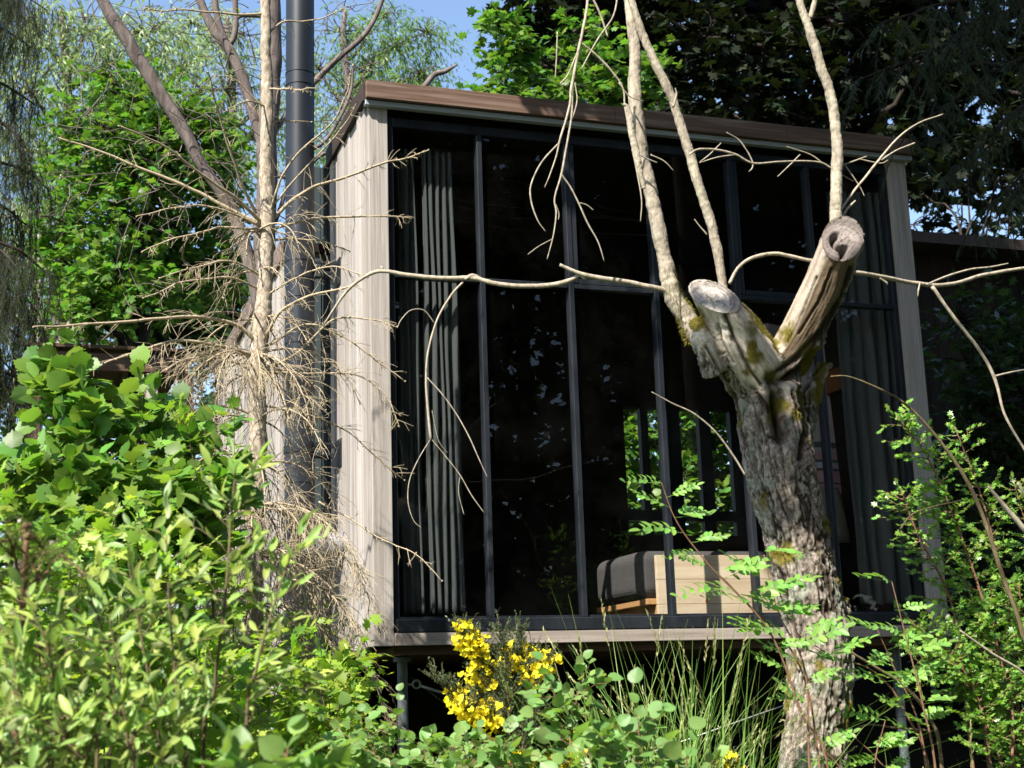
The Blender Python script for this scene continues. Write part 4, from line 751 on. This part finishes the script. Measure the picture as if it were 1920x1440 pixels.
# ---- grey limbed bare tree behind the flue
def bare():
    Y0 = 1.9; root = empty('bare_tree', G(500, Y0), 'bare grey limbed tree behind the flue with a long diagonal limb to the upper left', 'tree')
    def bb(L_, yy=Y0, name='limb', n=14):
        c, r = pline(L_, yy, 8); c = c+(np.column_stack([fbm(c*3+k*9, 3) for k in range(3)])-.5)*r[:, None]*1.2; return MB().tube(c, r*(1+.14*(fbm(c*20, 3)-.5)), n).build(name, bark_grey, root, True)
    bb([(505, 1700, 60), (500, 900, 50), (500, 600, 46), (498, 470, 42), (502, 300, 38), (506, 150, 38), (506, 0, 36), (508, -60, 34)], name='trunk', n=24)
    bb([(498, 620, 26), (470, 500, 26), (440, 410, 24), (412, 360, 22), (375, 300, 23), (345, 240, 24), (300, 175, 25), (262, 110, 26), (230, 55, 25), (195, 5, 22), (170, -40, 20)])
    bb([(500, 300, 18), (480, 225, 20), (460, 165, 20), (432, 95, 20), (405, 60, 19), (380, 10, 16), (370, -30, 14)]); bb([(430, 92, 12), (410, 40, 13), (400, -20, 12)])
    bb([(408, 66, 12), (432, 78, 12), (442, 40, 11), (440, -20, 10)]); bb([(440, 38, 8), (455, 28, 8), (500, 30, 9)])
    bb([(508, 260, 9), (560, 180, 11), (592, 150, 12), (640, 105, 11), (680, 70, 10), (705, 30, 9), (722, -15, 8)]); bb([(516, 420, 8), (560, 300, 8), (612, 262, 7), (655, 180, 6), (662, 120, 4)])
    bb([(505, 330, 8), (560, 330, 8), (600, 292, 7), (640, 275, 6), (690, 215, 5), (740, 190, 7), (790, 166, 11), (815, 140, 10), (835, 134, 9), (856, 122, 4)], 3.4)
    tb = MB()
    for _ in range(150):
        x, y = rng.uniform(120, 760), rng.uniform(-20, 420); p = P(x, y, Y0+rng.uniform(-.3, .6)); d = nrm(np.array([rng.normal(0, .8), rng.normal(0, .5), rng.normal(-.2, .6)])); q = p+d*rng.uniform(.2, .7)
        tb.tube(wig(p, q, 7, .25), np.linspace(.0042, .0015, 7), 5, False)
    tb.build('fine_twigs', bark_grey, root, True)
bare()
# ---- trees above and behind the roof
tree('maple_tree', 'bright lime maple bough showing over the middle of the roof edge', [G(1150, 6), P(1160, 700, 6), P(1140, 300, 6), P(1080, 60, 6)], .12, CL([(950, 170, 38), (1010, 175, 42), (1075, 165, 42), (960, 110, 26), (1120, 120, 42), (1150, 175, 40), (930, 45, 34), (960, 85, 26), (1100, 60, 40), (1180, 200, 36), (1060, 200, 36), (920, 190, 22), (1210, 120, 34)], 5.4, 20, 9, .3), bark_dark, lf_maple, T_maple, .095, tl=.3)
rr_ = [(x+rng.uniform(-30, 30), y+rng.uniform(-22, 22), rng.uniform(62, 92)) for y in (-90, -10, 60, 135, 210, 290) for x in range(1010+abs(int(y/3)), 2080, 92)]
tree('shade_dark_maple_tree', 'huge maple, leaves darkened as in shade, closing the sky behind the right half of the roof', [G(1560, 8.5), P(1570, 800, 8.5), P(1580, 300, 8.5), P(1540, -100, 8.5)], .24, CL(rr_, 8.5, 30, 9, 1.3), bark_dark, lf_shade, T_maple, .17, tl=.45)
tree('shade_dark_maple_tree', 'tree with leaves darkened as in shade over the neighbour cabin with small blue sky gaps', [G(1850, 6.5), P(1850, 800, 6.5), P(1850, 560, 6.5)], .14, CL([(x+rng.uniform(-20, 20), y, 62) for y in (290, 350, 420, 490, 560) for x in (1730, 1800, 1870, 1950)], 7.5, 9, 8, .8), bark_dark, lf_shade, T_maple, .15, tl=.4)
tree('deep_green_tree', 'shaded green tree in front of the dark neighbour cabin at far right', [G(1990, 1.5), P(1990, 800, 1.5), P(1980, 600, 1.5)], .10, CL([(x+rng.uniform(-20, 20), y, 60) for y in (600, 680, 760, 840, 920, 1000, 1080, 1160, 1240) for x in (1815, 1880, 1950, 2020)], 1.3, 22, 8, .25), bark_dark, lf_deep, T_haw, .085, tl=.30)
tree('hazel_tree', 'sunlit green bush seen through the far window of the cabin', [G(1300, 6.4), P(1300, 1000, 6.4), P(1290, 800, 6.4)], .08, CL([(x+rng.uniform(-15, 15), y, 48) for y in (690, 760, 830, 900, 970, 1040) for x in (1150, 1210, 1270, 1330, 1390, 1450)], 5.6, 26, 8, .3), bark_dark, lf_maple, T_hazel, .09, tl=.25)
# ---- conifer reaching in at the upper right from outside the frame
def needles(b, p, q, n, ln, droop, tpl=T_need, r=.006, w_=.5, up=(0, 0, 1.)):
    path = wig(p, q, 10, .06); path[:, 2] -= droop*np.linspace(0, 1, 10)**2; b.tube(path, np.linspace(r, r*.3, 10), 5, False, 1)
    f = rng.uniform(.05, 1, n); i = np.minimum((f*9).astype(int), 8); pos = path[i]+(path[i+1]-path[i])*((f*9-i)[:, None]); t = nrm(path[i+1]-path[i]); s = nrm(np.cross(t, up))*np.where(rng.random(n) < .5, 1, -1)[:, None]
    inst(b, tpl, pos, nrm(t*.7+s*w_+rng.normal(0, .15, (n, 3))-[0, 0, .15+.6*droop]), rup(n, .4), ln*rng.uniform(.6, 1.2, n))
def conifer():
    base = np.array([4.9, -2.4, gnd(4.9, -2.4)-.1]); root = empty('conifer_tree', base, 'tall dark conifer whose hanging boughs reach in at the upper right corner', 'tree')
    MB().tube(wig(base, base+[.1, 0, 11.5], 20, .01), np.linspace(.26, .05, 20), 16).build('trunk', bark_dark, root, True)
    # boughs in view
    for (a_, c_, Yk) in (((2050, -60), (1610, 150), -.3), ((2060, 40), (1700, 250), -.2), ((2050, 120), (1780, 330), 0.), ((2000, -80), (1660, 40), -.5), ((2050, 200), (1860, 380), .1), ((1980, -90), (1760, 120), -.4)):
        b = MB(); p, q = P(*a_, Yk-.5), P(*c_, Yk); st = base+[0, 0, p[2]-base[2]+.3]; main = np.vstack([wig(st, p, 8, .03), wig(p, q, 12, .05)[1:]]); b.tube(main, np.linspace(.03, .006, len(main)), 7, True, 1)
        for k in range(6, len(main)):
            for _ in range(4):
                o = main[k]; d = nrm(np.array([rng.normal(0, 1), rng.normal(0, .7), -.7])); needles(b, o, o+d*rng.uniform(.12, .34), 22, .075, .16)
        b.build('bough', [lf_need, bark_dark], root)
conifer()
def overhang():  # unseen added tree; crown clumps placed along sun rays to shade picked spots
    base = np.array([4.3, -4.6, gnd(4.3, -4.6)-.1]); root = empty('added_shade_tree', base, 'unseen broad tree added at the right, its high crown placed to shade the cabin end', 'tree')
    MB().tube(wig(base, base+[-.2, .1, 8.5], 20, .012), np.linspace(.24, .07, 20), 16).build('trunk', bark_dark, root, True); lb = MB(); b = MB()
    tg = [((2.98+.25*i, 0, z), t, .27) for i in range(4) for z, t in ((.5, 8), (1.0, 7.6), (1.5, 7.2), (2.0, 6.8), (2.5, 6.4), (3.1, 6.1))]
    tg += [((4.1+.55*i, .6+.8*j, z), 8.5+.3*i, .42) for i in range(5) for j in range(4) for z in (-.6, .3, 1.2, 2.1, 3)]
    tg += [(tuple(P(1462, 860, TY)), 5.4, .12), (tuple(P(1475, 900, TY)), 5.5, .13), (tuple(P(1500, 960, TY)), 5.6, .11), (tuple(P(1545, 1000, TY)), 5.6, .12)]
    for t_, tt, R_ in tg:
        c_ = np.array(t_)+SUN*tt+rng.normal(0, .05, 3)
        lb.tube(wig(base+[-.1, 0, min(c_[2]-.3, 8.4)-base[2]], c_, 8, .04), np.linspace(.03, .006, 8), 5, False)
        foliage(b, c_, R_, int(30*(R_/.4)**1.6)+4, 8, T_maple, .13 if R_ > .2 else .08, R_*.7)
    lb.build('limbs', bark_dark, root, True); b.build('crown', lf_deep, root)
overhang()
# ---- drooping conifer down the left edge
def droopy():
    root = empty('drooping_conifer', G(-60, 3), 'dark weeping conifer with long hanging tassels down the left edge', 'tree'); base = G(-60, 3)
    MB().tube(wig(base, P(-60, -80, 3), 16, .01), np.linspace(.16, .07, 16), 14).build('trunk', bark_dark, root, True)
    for k, (y, x1, y1) in enumerate([(60, 60, 90), (-40, 90, 20), (150, 70, 200), (230, 60, 290), (300, 95, 360), (380, 60, 430), (440, 100, 520), (520, 75, 590), (600, 60, 660), (690, 70, 740), (30, 40, -20), (480, 30, 500), (650, 25, 700), (560, 45, 560)]):
        b = MB(); p, q = P(-60, y, 3), P(x1, y1, 3+rng.uniform(-.6, .6)); main = wig(p, q, 10, .06); main[:, 2] += .08*np.sin(np.linspace(0, math.pi, 10)); b.tube(main, np.linspace(.018, .005, 10), 6, True, 1)
        for i in range(1, 10):
            for _ in range(8):
                o = main[i]+rng.normal(0, .05, 3); ln = rng.uniform(.15, .42); needles(b, o, o+np.array([rng.normal(0, .05), rng.normal(0, .06), -ln]), 36, .06, .05, T_droop, .003, .65)
        b.build('bough', [lf_larch, bark_dark], root)
droopy()
# ================================================================== shrubs
def shrub(name, label, stems, mats, tpl, size, bark, cat='shrub', group=None, twig_n=8, twig_l=.22, leaf_n=9, ups=.45, spread=.8, droop=.1, lift=.4, start=.1, pair=1, stem_leaf=0, clusters=None):
    """stems: list of (world polyline, radius)"""
    root = empty(name, stems[0][0][0], label, cat, group); fb = MB()
    for pts, r in stems:
        c = crv(pts, 8); sb = MB(); sb.tube(c, np.linspace(r, max(.0012, r*.25), len(c)), 8)
        tl = np.linalg.norm(np.diff(c, axis=0), axis=1).sum(); nt_ = max(2, int(twig_n*tl/.5))
        for j in range(nt_+1):
            f = start+(1-start)*(j/nt_) ; i = min(int(f*(len(c)-1)), len(c)-2); p = c[i]; t = nrm(c[i+1]-c[i])
            s = nrm(np.cross(t, rng.normal(0, 1, 3))); d = nrm(t*lift+s+[0, 0, .15]) if j < nt_ else t; l_ = twig_l*rng.uniform(.5, 1.25)*(1.2-.5*f)
            pa = wig(p, p+d*l_, 6, .12); pa[:, 2] -= droop*l_*np.linspace(0, 1, 6)**2
            if j < nt_: sb.tube(pa, np.linspace(max(.0012, r*.3), .0008, 6), 5, False)
            n = max(3, int(leaf_n*l_/twig_l)); g_ = np.linspace(.12, 1, n); k = np.minimum((g_*5).astype(int), 4); pos = pa[k]+(pa[k+1]-pa[k])*((g_*5-k)[:, None]); tt = np.broadcast_to(nrm(pa[-1]-pa[0]), (n, 3))
            sd = nrm(np.cross(tt, rup(n, .25, (0, -.3, 1))))*np.where(np.arange(n) % 2 == 0, 1, -1)[:, None]
            ax = nrm(tt*.75+sd*spread*np.linspace(1, .25, n)[:, None]+rng.normal(0, .22, (n, 3)))
            inst(fb, tpl, pos, ax, rup(n, ups, (-.25, -.45, .9)), size*rng.uniform(.6, 1.15, n))
        sb.build('stem', bark, root, True)
    fb.build('leaves', mats, root, True)
    return root
def ST(L_, Y, w_=6, base=True, dY=0):
    """stem through pixels, rooted in the ground below its first pixel"""
    pts = [P(x, y, Y+dY*i) for i, (x, y) in enumerate(L_)]
    if base: g0 = pts[0].copy(); g0[2] = gnd(g0[0], g0[1])-.05; g0[0] += rng.uniform(-.1, .1); pts = [g0]+pts
    return (np.array(pts), w_*.5*dep(pts[-1])/F)
# hazel
stems = [ST([(110, 1100), (120, 900), (115, 760), (122, 668)], -1.7), ST([(160, 1100), (150, 930), (120, 800), (92, 730)], -1.6), ST([(210, 1100), (220, 940), (190, 830), (165, 740)], -1.8), ST([(260, 1100), (262, 960), (262, 830), (262, 730)], -1.7),
         ST([(300, 1100), (310, 960), (320, 870), (335, 770)], -1.6), ST([(60, 1100), (60, 960), (60, 900), (40, 860)], -1.9), ST([(340, 1100), (360, 980), (380, 880), (385, 800)], -1.75), ST([(240, 1150), (240, 960), (235, 880)], -2.0), ST([(150, 1150), (140, 960), (180, 870)], -2.1), ST([(300, 1180), (290, 1000), (310, 900)], -2.1), ST([(400, 1180), (380, 1000), (420, 900)], -2.)]
shrub('hazel_shrub', 'hazel shrub with broad round toothed leaves in front of the pergola', stems, lf_hazel, T_hazel, .085, bark_stem, twig_n=8, twig_l=.17, leaf_n=6, ups=.6, start=.25)
# lime field maple saplings
def ms(label, xs, Y, top, sz=.055, mat=None, tpl=T_maple, n=10):
    st = []
    for x in xs: t = top+rng.uniform(-70, 90); st.append(ST([(x+rng.uniform(-20, 20), 1500), (x+rng.uniform(-30, 30), (1500+t)/2), (x+rng.uniform(-50, 50), t)], Y+rng.uniform(-.25, .25), 5))
    return shrub('field_maple_shrub', label, st, mat or lf_fmaple, tpl, sz, bark_stem, group='young field maples at the left', twig_n=n, twig_l=.17, leaf_n=8, ups=.5, start=.3)
ms('lime green field maple sapling at the far left edge under the hazel', (0, 45, 90, 140, 190), -3.1, 960)
ms('lime green field maple sapling in the middle of the left thicket', (230, 270, 320, 360), -3.0, 970)
ms('lime green field maple sapling in front of the dead spruce foot', (455, 520, 590), -2.6, 1200, n=4)
ms('yellow green field maple sprays rising beside the spruce trunk', (390, 440), -2.2, 790, n=4)
ms('low field maple sprays beneath the cedar corner', (560, 610, 650), -2.1, 1290, .05)
ms('tall thin field maple sapling reaching the flue tee', (600, 640), -2.0, 1150, .05, n=4)
# long grass and weeds
def grass(name, label, spots, h, n, wd=.006, seeds=True):
    b = MB()
    for (x, y, zz, hh, k) in spots:
        p = np.column_stack([x+rng.normal(0, .05, k), y+rng.normal(0, .05, k), np.full(k, zz)]); d = np.column_stack([rng.normal(0, .12, k), rng.normal(0, .12, k), np.ones(k)]); H = hh*rng.uniform(.45, 1.1, k); bend = rng.normal(0, .16, (k, 2)); s = nrm(np.column_stack([rng.normal(0, 1, k), rng.normal(0, .5, k), np.zeros(k)])); m_ = 7
        f = np.linspace(0, 1, m_); ctr = p[:, None]+d[:, None]*(f[None, :, None]*H[:, None, None]); ctr[:, :, 0] += bend[:, :1]*(f**2.4)[None]*H[:, None]*1.6; ctr[:, :, 1] += bend[:, 1:]*(f**2.4)[None]*H[:, None]*1.6; ctr[:, :, 2] -= (np.abs(bend).sum(1)[:, None]*f[None]**3)*H[:, None]*.8
        wv = (wd*(1-f**1.8)+.0006)[None, :, None]*s[:, None]*.5; V = np.stack([ctr-wv, ctr+wv], 2).reshape(-1, 3); base = (np.arange(k)*m_*2)[:, None]; j = np.arange(m_-1)[None]*2; q = np.stack([base+j, base+j+1, base+j+3, base+j+2], -1).reshape(-1, 4); b.add(V, q, m=0)
        if seeds:
            for i in range(0, k, 5):
                if H[i] > hh*.75:
                    tp = ctr[i, -1]; u = nrm(ctr[i, -1]-ctr[i, -3]); nn = 26; o = tp-u*np.linspace(0, .16, nn)[:, None]; inst(b, T_nar, o, nrm(u*1.0+rng.normal(0, .22, (nn, 3))), rup(nn, 1), rng.uniform(.014, .026, nn), 1)
    return tag(b.build(name, [lf_grass, lf_straw]), label, 'grass', kind='stuff')
sp = []
for _ in range(100):
    px = rng.choice([rng.uniform(1130, 1440), rng.uniform(1200, 1360), rng.uniform(1600, 1920), rng.uniform(650, 1100)], p=[.22, .5, .18, .1]); Yg = rng.uniform(-3.4, -2.0); p = P(px, 1400, Yg); hh = 1.25 if 1180 < px < 1380 else .85
    top = P(px, (1060 if 1150 < px < 1420 else 1330)+rng.uniform(0, 160), Yg)[2]; z = gnd(p[0], Yg); sp.append((p[0], Yg, z, top-z, 16))
grass('grass', 'long thin seeding grass growing before the dark gap under the cabin', sp, 1, 16, .009)
sp = [(rng.uniform(-6, 8), rng.uniform(-1.2, .9), 0, .55, 12) for _ in range(260)]; sp = [(x, y, gnd(x, y), h, k) for x, y, _, h, k in sp]; grass('grass', 'short rough grass on the bank by the cabin legs', sp, 1, 12, .007, False)
# dense low ground cover closing the bottom left
b = MB()
for _ in range(150):
    px = rng.uniform(-60, 640); Yk = rng.uniform(-2.4, .6); py = rng.uniform(1180, 1560); foliage(b, P(px, py, Yk), .20, 12, 8, T_haw, .045, .14)
tag(b.build('undergrowth', lf_fmaple), 'tangled low undergrowth behind the shrubs at the lower left', 'undergrowth', kind='stuff')
# foreground willow, out of focus
stems = []
for L_ in ([(200, 1500), (215, 1320), (190, 1180), (150, 1070)], [(120, 1500), (110, 1340), (90, 1220), (50, 1110)], [(300, 1500), (290, 1340), (262, 1180), (240, 1050)], [(380, 1480), (400, 1300), (424, 1100), (434, 960), (442, 880)], [(350, 1500), (335, 1340), (318, 1140), (312, 1000)],
           [(460, 1440), (480, 1260), (515, 1130), (555, 1010)], [(20, 1500), (20, 1340), (5, 1180)], [(180, 1500), (150, 1420), (60, 1330), (10, 1270)], [(245, 1500), (240, 1400), (225, 1280), (205, 1160)], [(90, 1520), (85, 1440), (70, 1360)], [(0, 1520), (0, 1440), (-20, 1350)], [(300, 1520), (310, 1440), (330, 1360)], [(160, 1520), (150, 1430), (130, 1330)]):
    stems.append(ST(L_, -4.75+rng.uniform(-.25, .2), 9))
shrub('willow_shrub', 'silvery green willow shrub with long oval leaves, nearest plant at the lower left', stems, lf_willow, T_will, .052, bark_stem, twig_n=6, twig_l=.12, leaf_n=6, ups=.7, start=.3, lift=1.0, spread=.6)
# young spruce at the far left edge
def young():
    Y0 = -4.6; base = P(30, 1700, Y0); base[2] = gnd(base[0], Y0); root = empty('young_spruce', base, 'young spruce with a brown stem and a knobbly bud, nearest the left edge', 'tree')
    c, r = pline([(26, 1900, 22), (28, 1440, 18), (36, 1250, 17), (42, 1150, 14), (46, 1080, 12), (50, 1010, 11)], Y0, 8); MB().tube(c, r*(1+.2*(fbm(c*120, 2)-.5)), 12).build('trunk', bark_red, root, True)
    b = MB(); o = P(51, 1000, Y0)
    for k in range(14): q = o+rng.normal(0, .008, 3); b.tube([q-[0, 0, .007], q, q+[0, 0, .007]], [.004, .008, .003], 7)
    b.build('bud', bark_red, root, True)
    for k, (y, ex, ey) in enumerate([(1330, 140, 1290), (1300, -70, 1270), (1400, 170, 1420), (1210, 110, 1210), (1220, -50, 1180), (1120, 120, 1030), (1130, -40, 1050), (1080, 90, 1020), (1370, 100, 1350), (1090, 10, 1000), (1420, -60, 1380)]):
        b = MB(); p = P(38, y, Y0); q = P(ex, ey, Y0+rng.uniform(-.15, .25)); needles(b, p, q, 60, .05, .0, T_need, .005, .6)
        for _ in range(4): f = rng.uniform(.3, .9); o = p+(q-p)*f; needles(b, o, o+nrm(q-p+rng.normal(0, .1, 3))*.09, 20, .04, .0, T_need, .003)
        b.build('branch', [lf_yspr, bark_red], root)
young()
# ---- broom in flower
def broom():
    Y0 = -2.9; base = P(960, 1700, Y0); base[2] = gnd(base[0], Y0); root = empty('broom_bush', base, 'flowering broom with bright yellow blossom below the window sill', 'bush'); sb = MB(); lb = MB(); fb = MB()
    S_ = [([(965, 1450), (940, 1330), (900, 1240), (882, 1198)], .45), ([(965, 1450), (950, 1360), (890, 1330), (842, 1305)], .3), ([(970, 1450), (960, 1330), (940, 1260), (960, 1222)], .6), ([(975, 1450), (985, 1330), (1010, 1270), (1028, 1232)], .6), ([(970, 1450), (975, 1320), (985, 1260), (1000, 1218)], .6), ([(960, 1450), (925, 1350), (905, 1320), (880, 1350)], .35),
          ([(965, 1450), (940, 1350), (915, 1290), (885, 1262)], .4), ([(965, 1450), (935, 1370), (900, 1345), (868, 1332)], .3), ([(980, 1450), (990, 1340), (1000, 1290), (990, 1245)], .7), ([(960, 1450), (950, 1290), (945, 1225), (938, 1185)], 2), ([(970, 1450), (975, 1300), (968, 1230), (975, 1180)], 2), ([(960, 1450), (920, 1260), (880, 1215), (868, 1180)], .6),
          ([(1070, 1480), (1075, 1420), (1082, 1388)], .5), ([(1045, 1480), (1050, 1440), (1048, 1410)], .3), ([(965, 1480), (975, 1440), (972, 1412)], .5), ([(1350, 1500), (1365, 1460), (1375, 1425)], .6), ([(975, 1450), (1000, 1380), (1000, 1320), (1005, 1300)], 2), ([(950, 1450), (900, 1345), (850, 1300), (815, 1275)], 2)]
    for L_, f0 in S_:
        st, r = ST(L_, Y0+rng.uniform(-.1, .1), 3); c = crv(st, 8); sb.tube(c, np.linspace(r, .001, len(c)), 5); s0_ = len(c)-int(24)
        for i in range(max(2, len(c)-26), len(c)-1):
            f = (i-(len(c)-26))/25.
            for _ in range(5):
                o = c[i]; d = nrm(np.array([rng.normal(0, .6), rng.normal(0, .6), .9])); q = o+d*rng.uniform(.03, .09); sb.tube([o, q], [.0012, .0007], 4, False); n = 12; pp = o+(q-o)*np.linspace(.1, 1, n)[:, None]; inst(lb, T_far, pp, rng.normal(0, 1, (n, 3))+d, rup(n, 1), rng.uniform(.006, .012, n))
            if f > f0 and f0 < 1:
                n = 6; o = c[i]+rng.normal(0, .022, (n, 3)); inst(fb, T_flower, o, rng.normal(0, .6, (n, 3))+[-.3, -.6, .3], rup(n, .8), rng.uniform(.018, .03, n))
    sb.build('stems', bark_stem, root, True); lb.build('leaves', lf_broom, root); fb.build('flowers', petal, root)
broom()
# ---- aspen saplings with round leaves
def asp(label, L_, Y0, size, w_=4, tn=6, tl=.13, ln=4):
    return shrub('aspen_sapling', label, [ST(l_, Y0+rng.uniform(-.12, .12), w_) for l_ in L_], lf_aspen, T_round, size, bark_red, group='aspen saplings along the bottom', twig_n=tn, twig_l=tl, leaf_n=ln, ups=.55, start=.45)
asp('low round leaved aspen saplings at the foot of the left steel leg', [[(660, 1500), (665, 1420), (655, 1350)], [(700, 1500), (705, 1430), (690, 1370)], [(735, 1500), (725, 1420), (738, 1340)], [(780, 1500), (790, 1440), (800, 1395)], [(830, 1500), (840, 1440), (850, 1400)], [(640, 1520), (645, 1460), (640, 1410)]], -3.0, .042)
asp('round leaved aspen saplings below the yellow broom', [[(870, 1520), (880, 1450), (915, 1400)], [(910, 1520), (925, 1450), (950, 1390)], [(840, 1520), (850, 1470), (860, 1430)], [(960, 1520), (970, 1470), (980, 1420)]], -3.3, .042)
asp('upright aspen sapling with pale oval leaves right of the yellow broom', [[(1075, 1500), (1070, 1400), (1078, 1330), (1092, 1255)], [(1080, 1500), (1065, 1420), (1050, 1340), (1030, 1275)]], -3.4, .045)
asp('large leaved aspen sapling with reddish stem at bottom centre', [[(1190, 1560), (1160, 1440), (1130, 1370)], [(1190, 1560), (1200, 1430), (1195, 1340)], [(1120, 1560), (1110, 1470), (1105, 1400)], [(1290, 1560), (1285, 1480), (1290, 1420)]], -4.0, .05, tn=6, ln=4)
asp('nearest blurred round leaves poking up at the bottom left', [[(470, 1600), (460, 1480), (440, 1420)], [(520, 1600), (530, 1480), (540, 1400)], [(590, 1600), (610, 1500), (625, 1440)]], -5.35, .046, tn=3, tl=.06, ln=2)
# ---- rowan saplings
def row(label, L_, Y0, size=.17, w_=6, fr=1):
    root = empty('rowan_sapling', ST(L_[0][0], Y0)[0][0], label, 'sapling', 'rowan saplings by the forked tree')
    for l_, n in L_:
        st, r = ST(l_, Y0+rng.uniform(-.06, .06), w_); c = crv(st, 8); MB().tube(c, np.linspace(r, .0013, len(c)), 7).build('stem', bark_red, root, True); b = MB(); m0 = int(len(c)*.42); ii = np.linspace(m0, len(c)-1, n).astype(int)
        for k, i in enumerate(ii):
            t = nrm(c[min(i+1, len(c)-1)]-c[i-1]); sx = 1 if k % 2 else -1; d = nrm(t*.35+np.array([sx*1., rng.uniform(-.6, .3), .15])); inst(b, T_rowan[rng.integers(5)], [c[i]], [d], [nrm(np.array([rng.normal(-.2, .25), -.55+rng.normal(0, .2), .8]))], [size*rng.uniform(.6, 1.1)])
        b.build('leaves', lf_rowan, root, True)
row('rowan sapling arching left across the pale bench with feathery leaves', [([(1560, 1500), (1500, 1330), (1440, 1180), (1330, 1060), (1270, 980), (1240, 905)], 13), ([(1520, 1480), (1510, 1260), (1460, 1150), (1432, 1040)], 10), ([(1545, 1500), (1500, 1250), (1390, 1120), (1330, 1060)], 7)], -3.2, .175)
row('rowan sapling at the right of the trunk foot in front of the dark gap', [([(1750, 1500), (1700, 1340), (1640, 1260), (1560, 1230), (1500, 1190)], 8), ([(1745, 1500), (1720, 1350), (1680, 1260), (1645, 1180)], 7), ([(1760, 1500), (1730, 1320), (1700, 1200), (1672, 1090)], 7), ([(1700, 1520), (1650, 1430), (1600, 1380)], 5), ([(1660, 1520), (1640, 1440), (1660, 1350)], 5), ([(1590, 1520), (1580, 1450), (1540, 1400)], 4)], -3.1, .165)
# ---- hawthorn and twiggy shrubs at the right
stems = [ST(l_, Y0, 8) for l_, Y0 in (([(1925, 1400), (1860, 1180), (1800, 1000), (1740, 860), (1680, 780)], -2.2), ([(1850, 1400), (1840, 1200), (1790, 1020), (1760, 900)], -2.1), ([(1900, 1450), (1900, 1200), (1870, 1050), (1840, 930), (1790, 800)], -2.0), ([(1960, 1450), (1960, 1200), (1940, 1050), (1900, 900)], -2.0), ([(1880, 1450), (1820, 1300), (1760, 1200), (1710, 1170)], -2.2), ([(1860, 1480), (1840, 1330), (1790, 1240), (1720, 1250)], -2.3), ([(1900, 1500), (1900, 1350), (1880, 1250), (1850, 1130)], -2.3), ([(1950, 1500), (1930, 1350), (1920, 1200), (1910, 1090)], -2.2), ([(1820, 1400), (1790, 1150), (1720, 1000), (1690, 920)], -2.2), ([(1930, 1500), (1870, 1330), (1840, 1280), (1800, 1270)], -2.2))]
shrub('hawthorn_shrub', 'hawthorn shrub with small lobed leaves at the lower right edge', stems, lf_haw, T_haw, .036, bark_red, twig_n=15, twig_l=.16, leaf_n=14, start=.3, ups=.5)
def barestem(label, paths, Y0, mat=bark_stem):
    root = empty('bare_sapling', P(paths[0][0][0], paths[0][0][1], Y0), label, 'sapling')
    for l_ in paths: c, r = pline(l_, Y0, 8); r = r*.8; MB().tube(c, r*(1+.15*(fbm(c*90, 2)-.5)), 9).build('stem', mat, root, True)
barestem('long thin brown stem arching from the lower right up to the right curtain', [[(1935, 2000, 14), (1930, 1300, 12), (1915, 1180, 11), (1880, 1080, 11), (1840, 960, 10), (1800, 880, 9), (1740, 800, 7), (1690, 752, 6), (1640, 725, 5), (1590, 706, 4), (1558, 706, 4)], [(1805, 938, 5), (1750, 950, 4), (1710, 965, 4), (1688, 992, 4)]], -2.5)
barestem('broken pale brown branch stub at the right edge', [[(1990, 1080, 16), (1920, 992, 13), (1880, 945, 11), (1853, 912, 7)], [(1960, 1000, 9), (1925, 935, 8), (1908, 905, 6)]], -2.7, bark_pale)
barestem('thin grey twig slanting across the lower right hawthorn', [[(1990, 1330, 8), (1920, 1262, 7), (1860, 1225, 6), (1800, 1182, 4)]], -2.7, bark_twig)
barestem('leafless brown sucker leaning right of the trunk foot', [[(1790, 1800, 12), (1765, 1430, 10), (1745, 1350, 9), (1700, 1290, 8), (1640, 1250, 7), (1590, 1220, 5)], [(1745, 1370, 6), (1680, 1365, 5), (1620, 1360, 4), (1570, 1390, 3)]], -2.9)
